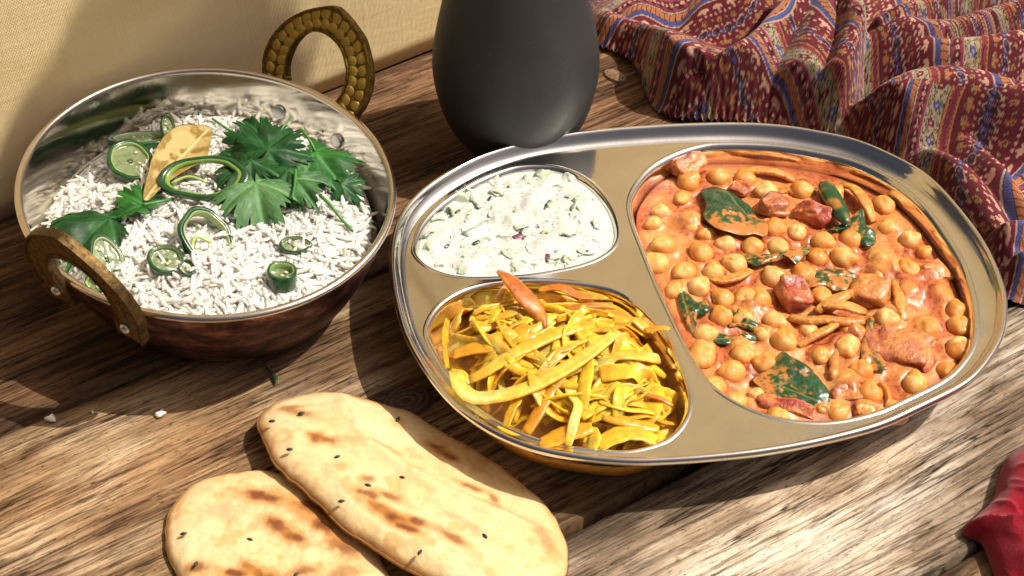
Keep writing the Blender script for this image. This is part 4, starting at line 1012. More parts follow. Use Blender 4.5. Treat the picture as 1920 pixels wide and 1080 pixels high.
coriander(552, 335, 66, (34, 38), A(.06, .19, .05), A(.10, .26, .08), .0095, .05, .2, 7, .5, 3, "small pale coriander leaf between the two front leaves")
coriander(540, 318, 60, (-8, 24), DG, MG, .010, .1, .0, 8, .5, 3, "small dark coriander leaf behind the pale front leaf")
coriander(560, 300, 46, (30, -20), DG, DG, .009, .0, .0, 9, .5, 3, "small shaded coriander leaf under the right-hand leaf")
coriander(640, 345, 55, (40, 20), MG, DG, .0075, -.2, .3, 10, .6, 3, "narrow coriander lobe hanging towards the bowl's right wall")
M_STEM = col_mat("coriander_stem", .4, .1, (.4, 1, .2), .001, 400, .15, 400, .1)
LV = {o['label']: o for o in col.objects if o.get('category') == 'herb leaf'}
for pts, ups, rad, lab in [([(600,366),(620,385),(640,410),(662,434)], [.008,.007,.004,.003], .0008, "green coriander leaf at the right of the bunch"),
                      ([(500,270),(520,252),(543,222)], [.011,.013,.018], .0007, "dark coriander leaf at the top of the bunch"),
                      ([(565,243),(580,262),(592,285)], [.016,.013,.010], .0008, "green coriander leaf at the right of the bunch"),
                      ([(480,262),(440,250),(398,222)], [.006,.006,.009], .0007, "dark coriander leaf reaching left to the bay leaf's tip"),
                      ([(555,318),(553,345),(548,372)], [.012,.0115,.010], .0007, "small pale coriander leaf between the two front leaves"),
                      ([(268,384),(300,378),(325,372)], [.006,.005,.003], .0008, "small bright coriander leaf left of the bay leaf")]:
    P = spline([zr(x, y, u) for (x, y), u in zip(pts, ups)], 14, False)
    V, F_ = tube(P, np.linspace(rad, rad*.75, 14), 8); C = np.tile(A(.05, .20, .03), (len(V), 1))
    obj("stem", V, F_, M_STEM, LV[lab], cols=C)

# ------------------------------------------------------------------ chilli slices and bay leaf
M_CHI = col_mat("green_chilli_flesh", .22, .25, (.5, 1, .3), .002, 500, .12, 400, .12, .0003, coat=.5)
def chilli(px, py, wpx, hpx, turn, pitch, rollv, up, tube_h, fill, label, skin=A(.007, .042, .012), flesh=A(.15, .26, .05), wall=.20):
    """a slice cut across a chilli: ring of dark skin and pale flesh, pith and seeds inside"""
    c = zr(px, py, up); s = .000265; rx, ry = wpx*s/2, hpx*s/2/.75
    t = thing("chilli_slice", label, "chilli slice", c, "green chilli slices on the rice")
    Rm = np.array(Matrix.Rotation(turn, 3, 'Z') @ Matrix.Rotation(pitch, 3, 'X') @ Matrix.Rotation(rollv, 3, 'Y'))
    n = 44; a = np.linspace(0, 2*np.pi, n, endpoint=False); sd_ = px*.37
    wob = 1+.10*(fbm(np.cos(a)*1.2+sd_, np.sin(a)*1.2, 3, 2)-.5)*2
    def rg(f, z): return np.stack([rx*f*wob*np.cos(a), ry*f*wob*np.sin(a), np.full(n, z)], -1)
    h = tube_h/2
    V, F_ = loft([rg(.97, -h), rg(1.0, -h*.7), rg(1.01, 0), rg(1, h*.7), rg(.97, h), rg(.83, h*1.02), rg(.83, -h), rg(.97, -h)])
    obj("skin", V@Rm.T+c, F_, M_CHI, t, cols=mixc(skin, skin*2.0, fbm(V[:, 0]*500, V[:, 1]*500, 3, 2)))
    w = min(1-wall, .76)
    prof = [(.83, h*1.0), (.81, h*1.04), (w+.03, h*1.0), (w, h*.6), (w-.02, 0), (w, -h*.6), (.83, -h*.98)]
    V, F_ = loft([rg(f, z) for f, z in prof]); rr = np.repeat([f for f, _ in prof], n)
    obj("flesh", V@Rm.T+c, F_, M_CHI, t, cols=mixc(flesh*1.25, flesh*.8, sstep(w, .83, rr)))
    if fill:
        C2 = rg(w+.02, 0)[:, :2]
        V, F_, C = patch(C2, lambda r, x, y: h*.25+.0007*(fbm(x*900, y*900, 3, 3)-.5), lambda r, x, y: 0*x-h*.5, 8, lambda r, x, y, tb: mixc(A(.10, .15, .055), A(.24, .28, .15), fbm(x*700, y*700, 4, 3)))
        obj("pith", V@Rm.T+c, F_, M_CHI, t, cols=C)
        for k in range(2):
            q = A((RNG.random()-.5)*rx*.8, (RNG.random()-.5)*ry*.8, h*.35)
            aa = np.linspace(0, 2*np.pi, 10, endpoint=False); sr = .0011
            V, F_ = loft([q+np.c_[sr*f*np.cos(aa), sr*f*.8*np.sin(aa), np.full(10, z)] for f, z in ((.3, -.0003), (1, 0), (.8, .0004), (.1, .0006))], cap1=True)
            obj("seed", V@Rm.T+c, F_, M_CHI, t, cols=np.tile(A(.48, .42, .26), (len(V), 1)))
    else:
        V, F_ = tube(spline(np.array([[-rx*w*.9, -ry*.1, 0], [-rx*.3, ry*.15, 0], [rx*.1, -ry*.2, 0]]), 10, False), [.0007]*10, 6); obj("pith", V@Rm.T+c, F_, M_CHI, t, cols=np.tile(A(.36, .48, .14), (len(V), 1)))
    return t
chilli(244, 304, 76, 66, .5, .25, .1, .005, .0042, True, "round chilli slice with a seedy centre left of the bay leaf", flesh=A(.26,.36,.14), wall=.16)
chilli(264, 266, 112, 46, .12, -.35, .05, .004, .005, True, "long oval chilli slice lying at the back behind the bay leaf", flesh=A(.30,.38,.18), wall=.14)
chilli(314, 242, 24, 44, .2, .3, .3, .007, .004, True, "tiny chilli slice on edge behind the bay leaf")
chilli(380, 335, 148, 60, .12, .30, .0, .0085, .0030, False, "large bright hollow chilli ring below the bay leaf", flesh=A(.17,.29,.05), wall=.25)
chilli(385, 446, 84, 78, .7, .55, .15, .0035, .005, False, "open chilli ring half buried in the middle of the rice", flesh=A(.24,.34,.12), wall=.15)
chilli(311, 489, 58, 40, .5, .35, .1, .003, .004, True, "small olive chilli slice left of the half-buried ring", flesh=A(.16,.22,.08))
chilli(351, 504, 26, 22, .2, .5, .2, .002, .004, True, "dark chilli end sunk beside the small olive slice", flesh=A(.06,.10,.04))
chilli(528, 520, 48, 34, .0, -.15, .1, .004, .0075, True, "short thick chilli piece near the front of the rice", flesh=A(.16,.24,.08), wall=.3)
chilli(200, 487, 54, 66, .4, .5, .4, .004, .004, True, "chilli slice on edge just behind the near handle", flesh=A(.34,.42,.22), wall=.14)
chilli(180, 532, 34, 24, -.5, .4, .2, .003, .004, True, "bright chilli piece seen through the near handle's ring", flesh=A(.20,.40,.03))
chilli(553, 462, 50, 22, .1, .3, .1, .0015, .004, True, "chilli slice under the pale coriander leaf", flesh=A(.20,.28,.10))
# bay leaf
bay_px = [(269,374),(267,360),(285,305),(300,270),(318,247),(340,232),(370,226),(391,226),(396,252),(392,285),(386,303),(350,325),(310,345),(285,366)]
bz = zr(330, 300)[2]+.011
C2 = contour(bay_px, bz, 90, 1); b0, b1 = at(270, 372, bz)[:2], at(393, 228, bz)[:2]; bx = unit(b1-b0)
def bay_z(r, x, y):
    d = (x-b0[0])*(-bx[1])+(y-b0[1])*bx[0]; al = (x-b0[0])*bx[0]+(y-b0[1])*bx[1]
    return bz+np.abs(d)*.22-.10*np.abs(al-.02)+.0007*(fbm(x*120, y*120, 6, 3)-.5)+.0005*np.exp(-(d/.0004)**2)
def bay_c(r, x, y, tb):
    d = (x-b0[0])*(-bx[1])+(y-b0[1])*bx[0]; al = (x-b0[0])*bx[0]+(y-b0[1])*bx[1]
    c = mixc(A(.46, .35, .14), A(.24, .15, .03), sstep(.50, .58, fbm(x*170, y*170, 23, 3)))
    c = mixc(c, A(.30, .21, .06), sstep(.7, 1, r)*.5)
    sv = np.abs(((al-np.abs(d)*1.1)/.0036) % 1-.5); c = mixc(c, A(.55, .44, .22), (sv < .05)*.4)
    return mixc(c, A(.66, .52, .26), np.exp(-(d/.00045)**2))
V, F_, C = patch(C2, bay_z, lambda r, x, y: bay_z(r, x, y)-.00045*(1-np.asarray(r)**4)-.00005, 24, bay_c)
M_BAY = col_mat("dried_bay_leaf", .5, 0, nscale=500, namp=.15, bscale=500, bstr=.4)
tag(fix_normals(obj("bay_leaf", V, F_, M_BAY, None, cols=C)), "dry brown-yellow bay leaf standing on the rice beside the coriander", "bay leaf")

# ------------------------------------------------------------------ naan
M_NAAN = col_mat("baked_naan", .62, .12, (1, .6, .3), .003, 420, .12, 230, .6, .0009, spec=.2)
M_SEED = col_mat("nigella_seed", .5, 0, nscale=500, namp=.2, bstr=0)
def naan(px, zf, T, name_label, spots, seeds, crease, seed, edge_brown, hi=0.0):
    P = [at(x, y, .01) for x, y in px]
    for _ in range(8): P = [at(x, y, float(zf(p[0], p[1]))+.0015) for (x, y), p in zip(px, P)]
    C2 = ccw(spline(np.array(P)[:, :2], 300, True, 3)); C2 = inset(C2, (.0028*(fbm(C2[:, 0]*70, C2[:, 1]*70+seed, 9, 4)-.5))[:, None])
    cr = [np.array([at(x, y, .017)[:2] for x, y in L]) for L in crease]
    def seg_d(x, y, L):
        best = np.full(np.shape(x), 9.); sg = np.zeros(np.shape(x))
        for p, q in zip(L[:-1], L[1:]):
            d = q-p; t = np.clip(((x-p[0])*d[0]+(y-p[1])*d[1])/(d@d), 0, 1)
            dx, dy = x-(p[0]+t*d[0]), y-(p[1]+t*d[1]); dd = np.hypot(dx, dy); m = dd < best
            best = np.where(m, dd, best); sg = np.where(m, np.sign(dx*d[1]-dy*d[0]), sg)
        return best, sg
    def zt(r, x, y):
        z = zf(x, y)+T*(1-np.asarray(r)**4.5)**.5+.0016*(fbm(x*40+seed, y*40, 3, 3)-.5)*(1-np.asarray(r)**6)+.0007*(fbm(x*160, y*160+seed, 8, 3)-.5)+.0010*sstep(.45, .9, fbm(x*85+seed, y*85, 53, 2))*(1-np.asarray(r)**6)
        for L in cr:
            d, s = seg_d(x, y, L); z = z+(.0052*sstep(-.0050, .0026, s*d)-.0036+.0016*np.exp(-((s*d-.003)/.0045)**2))*(1-np.asarray(r)**7)
        return z
    sw = [(at(x, y, .017)[:2], a_*.00024, b_*.00024, math.radians(g), k) for x, y, a_, b_, g, k in spots]
    def cf(r, x, y, tb):
        n = fbm(x*55+seed, y*55, 12, 3); c = mixc(A(.68, .47, .22), A(.76, .59, .35), n)
        n2 = fbm(x*130, y*130+seed, 31, 4); c = mixc(c, A(.58, .30, .085), sstep(.58, .74, n2)*.55)
        for (q, aa, bb, g, k) in sw:
            dx, dy = x-q[0], y-q[1]; u = dx*math.cos(g)+dy*math.sin(g); v = -dx*math.sin(g)+dy*math.cos(g)
            d = np.sqrt((u/aa)**2+(v/bb)**2)+.9*(fbm(x*300, y*300+seed, 15, 3)-.5)
            c = mixc(c, A(.50, .22, .05), sstep(2.3, .5, d)*.85*min(k*1.2, 1)); c = mixc(c, A(.19, .062, .022), sstep(1.25, .35, d)*min(1.15*k, 1))
        side = sstep(.93, 1.0, r)*sstep(.35, .6, fbm(x*60, y*60+seed, 2, 2)+edge_brown(x, y))
        c = mixc(c, A(.34, .13, .03), side*.85)
        c = mixc(c, A(.50, .24, .07), sstep(.9, .985, r)*.4)
        return np.where(tb[:, None] > .5, c, mixc(c, A(.42, .19, .05), np.full(len(x), .7)))
    V, F_, C = patch(C2, zt, lambda r, x, y: zf(x, y)-.0002-.0026*(1-np.asarray(r)**6)**.6+.0026, 90, cf, power=.8)
    c0 = C2.mean(0); base = A(c0[0], c0[1], float(V[:, 2].min()))
    t = thing("naan", name_label, "flatbread", base, "naan breads on the table")
    fix_normals(obj("bread", V, F_, M_NAAN, t, cols=C))
    for x, y, g in seeds:
        p = at(x, y, .018); 
        for _ in range(10):
            z = float(np.ravel(zt(A(.5), A(p[0]), A(p[1])))[0]); p = at(x, y, z)
        Vs, Fs = tube(np.array([p+A(math.cos(g), math.sin(g), 0)*s+A(0, 0, .0001) for s in (-.0014, -.0008, 0, .0008, .0014)]), [.0002, .0006, .0008, .0006, .0002], 8, .7)
        obj("nigella_seed", Vs, Fs, M_SEED, t, cols=np.tile(A(.012, .012, .012), (len(Vs), 1)))
    return t
low_px = [(310,1012),(313,973),(331,938),(365,908),(408,890),(451,884),(494,884),(540,892),(590,920),(640,970),(690,1020),(735,1080),(770,1140),(760,1200),(680,1230),(560,1225),(440,1190),(360,1120),(322,1060)]
up_px = [(482,800),(488,775),(519,751),(558,741),(605,735),(647,740),(686,748),(741,765),(784,782),(835,810),(886,842),(942,878),(997,921),(1036,964),(1060,1007),(1068,1045),(1062,1085),(1035,1120),(985,1140),(920,1135),(850,1110),(775,1074),(716,1040),(656,1000),(605,953),(562,912),(519,873),(492,832)]
naan(low_px, lambda x, y: 0*x+.0004, .0085, "seeded naan lying flat, partly covered by the other naan",
     [(490,905,40,14,-15,.9),(520,965,34,12,-35,1),(555,985,20,10,-30,.8),(640,1000,30,14,-30,.7),(470,1045,26,9,-40,.8),(440,1050,20,9,-10,1),(365,1035,20,10,0,.6),(560,1050,24,10,15,.6),(500,1065,30,12,-40,.8),(410,930,40,16,0,.15),(590,930,40,20,-30,.8),(545,1080,20,10,0,.8),(600,960,30,14,-40,.9),(640,1050,30,14,20,.4)],
     [(344,1001,.2),(469,1012,-.4),(367,1058,1.2),(555,1078,.8)], [], 3, lambda x, y: 0*x-.1)
uc = at(800, 930, .01); ln_ = unit(A(-.62, -.78, 0))
def up_base(x, y):
    d = (x-uc[0])*ln_[0]+(y-uc[1])*ln_[1]
    return np.clip(.0060+d*.17, .0006, .0118)
naan(up_px, up_base, .0080, "long teardrop naan with a crease, resting on top of the other naan",
     [(558,765,30,10,-20,.5),(600,818,26,8,-25,.7),(590,822,8,12,0,.7),(720,962,36,9,-30,1),(745,980,30,10,-33,1),(765,995,20,6,-20,.9),(690,930,22,8,-20,.7),(730,932,20,7,-30,.6),(850,1010,28,8,-35,.6),(880,885,24,6,-25,.6),(925,905,14,6,-60,.5),(820,808,24,9,-35,.8),(838,825,20,8,-35,.7),(690,900,10,8,0,.5),(640,878,12,9,0,.25),(1020,990,30,14,-60,.35),(715,822,24,12,-20,.2),(930,930,40,14,-30,.2),(870,980,50,10,-35,.2),(640,820,30,10,0,.2),(785,985,18,7,-20,.8),(545,752,26,6,10,.4)],
     [(746,786,1.2),(640,940,.2),(787,1036,1.1),(909,1005,-.9),(632,857,.5),(543,843,.1),(755,896,-.5),(565,775,.2),(510,790,.1),(690,910,-.3)],
     [[(655,715),(672,760),(700,815),(765,862),(845,908),(950,945),(1100,1000)]], 8, lambda x, y: ((x-uc[0])*ln_[0]+(y-uc[1])*ln_[1])*6)
# ------------------------------------------------------------------ printed scarf
RED, MAR, CRE, BLU, ORG, PNK, GRN, INK = A(.110, .008, .018), A(.048, .005, .011), A(.36, .26, .21), A(.060, .068, .22), A(.36, .125, .050), A(.215, .030, .052), A(.24, .24, .075), A(.030, .012, .014)
def flower(c, u, v, R_, n, petal, mid):
    r = np.hypot(u, v); th = np.arctan2(v, u); pr_ = R_*(.62+.38*np.abs(np.cos(n*th/2))); 
    c = np.where((r < pr_+.0002)[:, None], INK, c); c = np.where((r < pr_)[:, None], petal, c); return np.where((r < R_*.3)[:, None], mid, c)
def leafs(c, u, v, L, W, cc):
    w = W*np.clip(1-(u/L)**2, 0, 1); ins = (np.abs(u) < L)
    c = np.where((ins & (np.abs(v) < w+.00022))[:, None], INK, c); return np.where((ins & (np.abs(v) < w) & (np.abs(v) > .00012))[:, None], cc, c)
def palm(c, u, v, R_, cc):
    r = np.hypot(u, v); th = np.arctan2(v, u); fan = (np.abs(th) < 1.25); rr = R_*(.5+.5*np.abs(np.cos(th*3.3)))
    c = np.where((fan & (r < rr+.0002))[:, None], INK, c); return np.where((fan & (r < rr))[:, None], cc, c)
def cell(t, P, off=0): k = np.floor(t/P+off); return (t/P+off-k-.5)*P, k
def tears(c, q, u, R_, fill, rim, dot, flip=1):
    """a row of small paisley tears"""
    v = q+.35*flip*u*np.abs(u)/R_; rr = np.hypot(v, u*.8); dr = rr-R_*(1-.45*np.clip(u/(1.6*R_), -1, 1))
    c = np.where((dr < .00025)[:, None], INK, c); c = np.where((dr < 0)[:, None], rim, c); c = np.where((dr < -.00045)[:, None], fill, c); return np.where((rr < R_*.33)[:, None], dot, c)
def print_colour(s, t):
    """colours of the printed bands; s runs across them and t along, in metres"""
    Wd = .0560; k = np.floor(s/Wd); q = s-k*Wd; c = np.tile(RED, (len(s), 1)); LGT = A(.50, .28, .20)
    def band(a, b): return (q >= a) & (q < b)
    # burgundy ground: palmettes, tears, small flowers, stars
    g = np.tile(RED, (len(s), 1))
    u, _ = cell(t, .0088); g = palm(g, q-.0022, u, .0040, ORG)
    for du in (-.0019, .0019): g = leafs(g, q-.0030, u-du, .0012, .0006, GRN)
    u, k1 = cell(t, .0072, .5); g = tears(g, q-.0102, u, .0021, MAR, CRE, BLU)
    u, _ = cell(t, .0072); g = flower(g, u, q-.0100, .0013, 5, BLU, CRE)
    u, _ = cell(t, .0088, .25); g = flower(g, u, q-.0158, .0017, 5, ORG, MAR); u2, _ = cell(t, .0044, .1); g = leafs(g, u2, q-.0160-.0006*np.sin(t*900), .0010, .0005, GRN)
    u, _ = cell(t, .0088, .6); g = palm(g, -(q-.0236), u, .0036, LGT)
    for row, per, off in ((.0072, .0037, 0), (.0130, .0037, .5), (.0192, .0030, .2)):
        u, _ = cell(t, per, off); g = np.where((np.hypot(q-row, u) < .00062*(1+.25*np.cos(5*np.arctan2(u, q-row))))[:, None], LGT, g)
    c = np.where(band(0, .0255)[:, None], g, c)
    # border: white line, blue, orange scales, white line
    c = np.where(band(.0255, .0262)[:, None], CRE, c); c = np.where(band(.0262, .0265)[:, None], INK, c)
    m = band(.0265, .0287); c = np.where(m[:, None], BLU, c); c = np.where((m & (np.abs((t/.0011) % 1-.5) < .14) & (np.abs(q-.0276) < .0007))[:, None], INK, c)
    m = band(.0287, .0322); u3, _ = cell(t, .0034); c = np.where(m[:, None], ORG, c)
    c = np.where((m & (np.abs(u3-.0009*np.cos((q-.0287)/.0035*3.1)) < .00028))[:, None], INK, c); c = np.where((band(.0286, .0289) | band(.0320, .0323))[:, None], INK, c)
    c = np.where(band(.0323, .0330)[:, None], CRE, c); c = np.where(band(.0330, .0333)[:, None], INK, c)
    # rose ground with dark tears
    p_ = np.tile(PNK, (len(s), 1)); u5, _ = cell(t, .0060); p_ = tears(p_, q-.0366, u5, .0019, MAR, RED, LGT, -1); u5, _ = cell(t, .0060, .5); p_ = flower(p_, u5, q-.0368, .0012, 5, LGT, MAR); c = np.where(band(.0333, .0400)[:, None], p_, c)
    c = np.where(band(.0400, .0405)[:, None], CRE, c); c = np.where(band(.0405, .0408)[:, None], INK, c)
    # cream band: vine, blue and red flowers, green leaves
    m = band(.0408, .0495); u4, k4 = cell(t, .0094); cq = q-.0451; f = np.tile(CRE, (len(s), 1))
    vine = .0024*np.sin(t/.0094*2*np.pi); f = np.where((np.abs(cq-vine) < .00022)[:, None], A(.06, .07, .03), f)
    for du, dv, an in ((-.0034, .0020, .7), (-.0034, -.0023, -.8), (.0034, .0021, 2.3), (.0035, -.0020, -2.2), (.0010, .0034, .2), (-.0012, -.0035, .1), (.0019, -.0031, 1.2), (-.0020, .0034, 1.9)):
        a_, b_ = u4-du, cq-dv; f = leafs(f, a_*math.cos(an)+b_*math.sin(an), -a_*math.sin(an)+b_*math.cos(an), .0014, .0007, GRN)
    ev_ = (k4 % 2 == 0); f = np.where(ev_[:, None], flower(f, u4, cq-.0006, .0024, 6, BLU, CRE), flower(f, u4, cq+.0005, .0023, 5, RED, LGT)); c = np.where(m[:, None], f, c)
    c = np.where((band(.0495, .0499))[:, None], INK, c)
    # saw-tooth
    m = band(.0499, .0556); tw = .0007*np.sign(np.sin(t/.0024*2*np.pi))*np.abs(np.sin(t/.0024*2*np.pi))**.5; qq = q-.0528
    g = np.tile(PNK, (len(s), 1)); edge = np.abs(qq)-(.0015+tw*.6); g = np.where((edge > 0)[:, None], ORG, g); g = np.where((np.abs(edge) < .00022)[:, None], INK, g)
    g = np.where(((np.abs((t/.0007) % 1-.5) < .2) & (np.abs(qq) < .0007))[:, None], MAR, g); c = np.where(m[:, None], g, c)
    return np.where(band(.0556, .0560)[:, None], INK, c)
def big_paisley(c, s, t):
    """large tear-shaped medallions laid over some of the bands"""
    for cx, cy, R_, an in ((-.062, .050, .013, .5), (.015, .055, .013, 1.9)):
        a_, b_ = s-cx, t-cy; u = a_*math.cos(an)+b_*math.sin(an); v = -a_*math.sin(an)+b_*math.cos(an)
        v = v+.25*u*np.abs(u)/R_; r = np.hypot(u/1.35, v/(1-.35*np.clip(u/R_, -1, 1)))/R_
        th = np.arctan2(v, u); zig = .03*np.sign(np.sin(26*th))
        for lim, cc in ((1.0, CRE), (.95, INK), (.93, BLU), (.82, CRE), (.78, INK), (.77, ORG), (.62, CRE), (.58, MAR)):
            z = zig if cc is ORG else 0
            c = np.where((r < lim+z)[:, None], cc, c)
        in_ = r < .55
        for k in range(5):
            aa = k*1.257; c2 = flower(c, u-.25*R_*math.cos(aa)*1.2, v-.25*R_*math.sin(aa), .0022, 5, [ORG, BLU, GRN, PNK, CRE][k], INK); c = np.where(in_[:, None], c2, c)
    return c
edge_px = [(1096,40),(1112,84),(1150,98),(1185,120),(1205,165),(1222,200),(1250,222),(1300,230),(1360,232),(1450,238),(1560,262),(1660,300),(1720,345),(1765,420),(1830,500),(1885,560),(1960,575),(2100,560),(2200,300),(2150,0),(2000,-140),(1600,-170),(1250,-140),(1100,-60)]
EDGE = ccw(spline(np.array([at(x, y, .0015)[:2] for x, y in edge_px]), 300, True, 2))
def ridge(L, w0, w1, pw=2.0):
    return (np.array([at(x, y, h*.01) for x, y, h in L]), w0, w1, pw)
#  crest lines as they run over the table: pixel, height in cm; width on the near side, width on the far side
RIDGES = [ridge([(1105,66,1.6),(1150,74,2.2),(1200,84,2.6),(1250,98,2.8),(1290,122,2.7)], .0100, .034),
          ridge([(1290,160,2.2),(1330,150,2.6),(1400,112,3.0),(1450,62,3.3),(1490,20,3.6),(1520,-30,3.8)], .020, .012),
          ridge([(1575,-30,3.6),(1592,30,3.8),(1603,75,3.6),(1588,130,3.2),(1566,170,2.6),(1560,215,2.0)], .016, .0075, 2.6),
          ridge([(1470,215,1.5),(1500,150,2.6),(1530,80,3.2),(1555,20,3.5)], .022, .022),
          ridge([(1640,82,3.0),(1690,58,3.4),(1750,30,3.5),(1820,-2,3.6),(1900,-30,3.6)], .0085, .0085, 2.6),
          ridge([(1625,108,2.6),(1700,92,2.9),(1780,72,3.1),(1860,48,3.2),(1960,20,3.3)], .010, .012, 2.4),
          ridge([(1590,240,1.6),(1650,205,2.6),(1700,178,3.1),(1760,166,3.2),(1830,172,3.1),(1900,190,3.0),(2000,200,3.0)], .0155, .020, 2.6),
          ridge([(1690,120,2.2),(1770,112,2.8),(1850,100,2.9),(1960,80,3.0)], .014, .012, 2.2),
          ridge([(1330,20,1.6),(1400,0,2.2),(1440,-40,2.4)], .018, .020),
          ridge([(1200,20,1.3),(1300,-10,1.6),(1400,-60,2.0)], .020, .025),
          ridge([(1745,300,1.2),(1800,330,1.5),(1850,400,1.4),(1890,480,1.0)], .012, .012),
          ridge([(1800,270,.9),(1870,330,1.3),(1930,420,1.3)], .010, .009),
          ridge([(1820,470,1.4),(1870,450,1.7),(1940,440,1.8)], .009, .009),
          ridge([(1850,520,1.0),(1900,500,1.4),(1960,490,1.4)], .008, .008)]
sx0, sx1, sy0, sy1 = EDGE[:, 0].min(), EDGE[:, 0].max(), EDGE[:, 1].min(), EDGE[:, 1].max()
sx1 = min(sx1, .36); sy1 = min(sy1, .29)
NX, NY = 720, 780
gx = np.linspace(sx0, sx1, NX); gy = np.linspace(sy0, sy1, NY)
XX, YY = np.meshgrid(gx, gy, indexing='ij'); X = XX.ravel(); Y = YY.ravel()
H = np.zeros(len(X))
for L, w0, w1, pw in RIDGES:
    best = np.full(len(X), 9.); hh = np.zeros(len(X)); sd2 = np.zeros(len(X))
    Ls = spline(L, 24, False)
    for p, q in zip(Ls[:-1], Ls[1:]):
        d = (q-p)[:2]; t = np.clip(((X-p[0])*d[0]+(Y-p[1])*d[1])/(d@d), 0, 1)
        dx, dy = X-(p[0]+t*d[0]), Y-(p[1]+t*d[1]); dd = np.hypot(dx, dy); m = dd < best
        best = np.where(m, dd, best); hh = np.where(m, p[2]+t*(q[2]-p[2]), hh); sd2 = np.where(m, np.sign(dx*d[1]-dy*d[0]), sd2)
    w = np.where(sd2 > 0, w0, w1)
    f = 1.30*hh*np.exp(-(best/(w*.88))**pw)
    H = np.maximum(H, f)+.18*np.minimum(H, f)
wr = fbm(X*60+2*fbm(X*25, Y*25, 4, 2), Y*40, 66, 3)
H = H*.96+.0030+.0012*(wr-.35)*sstep(0, .02, H+.004)+.0005*(fbm(X*190, Y*120, 70, 2)-.5)
# a sewn, ever so slightly lifted edge
de = np.min(np.stack([np.hypot(X-e[0], Y-e[1]) for e in EDGE[::2]]), 0) if False else None
def edge_dist(X, Y):
    out = np.full(len(X), 9.)
    for e in EDGE: out = np.minimum(out, (X-e[0])**2+(Y-e[1])**2)
    return np.sqrt(out)
de = edge_dist(X, Y)
ins = inside(np.stack([X, Y], -1)[:: 1], EDGE[::3]) if len(X) < 1 else None
def inside_big(X, Y, C):
    r = np.zeros(len(X), bool)
    for (x1, y1), (x2, y2) in zip(C, np.roll(C, -1, 0)):
        c = ((y1 > Y) != (y2 > Y)) & (X < (x2-x1)*(Y-y1)/(y2-y1+1e-15)+x1); r ^= c
    return r
ins = inside_big(X, Y, EDGE)
H = np.where(ins, .0012+(H-.0012)*sstep(0, .010, de)**.7, .0012)
H = np.maximum(H, .0012)
Hg = H.reshape(NX, NY)
for _ in range(2): Hg[1:-1, 1:-1] = .4*Hg[1:-1, 1:-1]+.15*(Hg[:-2, 1:-1]+Hg[2:, 1:-1]+Hg[1:-1, :-2]+Hg[1:-1, 2:])
# print coordinates: cloth length is used up by the folds
def blur(Z, k, ax):
    P_ = np.concatenate([np.repeat(np.take(Z, [0], ax), k, ax), Z, np.repeat(np.take(Z, [-1], ax), k, ax)], ax); c_ = np.cumsum(P_, ax)
    n_ = Z.shape[ax]; return (np.take(c_, range(2*k, 2*k+n_), ax)-np.take(c_, range(0, n_), ax))/(2*k)
Hs = Hg
for _ in range(2): Hs = blur(blur(Hs, 12, 0), 12, 1)
dxh = np.gradient(Hs, gx, axis=0); dyh = np.gradient(Hs, gy, axis=1)
U = np.cumsum(np.sqrt(1+dxh**2), 0)*(gx[1]-gx[0]); W = np.cumsum(np.sqrt(1+dyh**2), 1)*(gy[1]-gy[0])
U = blur(U, 20, 1); W = blur(W, 20, 0); u_s = U.ravel(); w_s = W.ravel()
# three turns of the cloth, meeting where the folds overlap
b0_, b1_ = at(1300, 190, .02), at(1505, 0, .036); zl = (b1_[0]-b0_[0])*(Y-b0_[1])-(b1_[1]-b0_[1])*(X-b0_[0]) > 0
c0_, c1_ = at(1640, 262, .004), at(1950, 272, .004); zc = (c1_[0]-c0_[0])*(Y-c0_[1])-(c1_[1]-c0_[1])*(X-c0_[0]) < 0
wob = .024*(fbm(X*14, Y*14, 82, 2)-.5); wob2 = .020*(fbm(X*14+5, Y*14, 83, 2)-.5)
def frame(an, off): 
    return u_s*math.cos(an)+w_s*math.sin(an)+wob+off, -u_s*math.sin(an)+w_s*math.cos(an)+wob2
sA, tA = frame(R(132), .4); sB, tB = frame(R(12), .405); sC, tC = frame(R(-24), .43)
s_ = np.where(zc, sC, np.where(zl, sA, sB)); t_ = np.where(zc, tC, np.where(zl, tA, tB))+.8
Cc = print_colour(s_, t_)
Cc = big_paisley(Cc, X-.11, Y-.10)
keep = ins.reshape(NX, NY); fk = keep[:-1, :-1] & keep[1:, :-1] & keep[:-1, 1:] & keep[1:, 1:]
idx = np.arange(NX*NY).reshape(NX, NY); Fq = np.stack([idx[:-1, :-1], idx[1:, :-1], idx[1:, 1:], idx[:-1, 1:]], -1)[fk]
used = np.unique(Fq); remap = np.full(NX*NY, -1); remap[used] = np.arange(len(used))
M_SCARF = col_mat("printed_cotton", .8, 0, nscale=1500, namp=.18, bscale=1400, bstr=.25, bdist=.0003, spec=.2)
M_SCARF.node_tree.nodes["Principled BSDF"].inputs["Sheen Weight"].default_value = .15
Vs = np.stack([X, Y, Hg.ravel()], -1)[used]
scarf = obj("scarf", Vs, remap[Fq], M_SCARF, None, cols=Cc[used])
tag(scarf, "crumpled dark red paisley print cotton scarf lying behind the steel tray", "scarf")

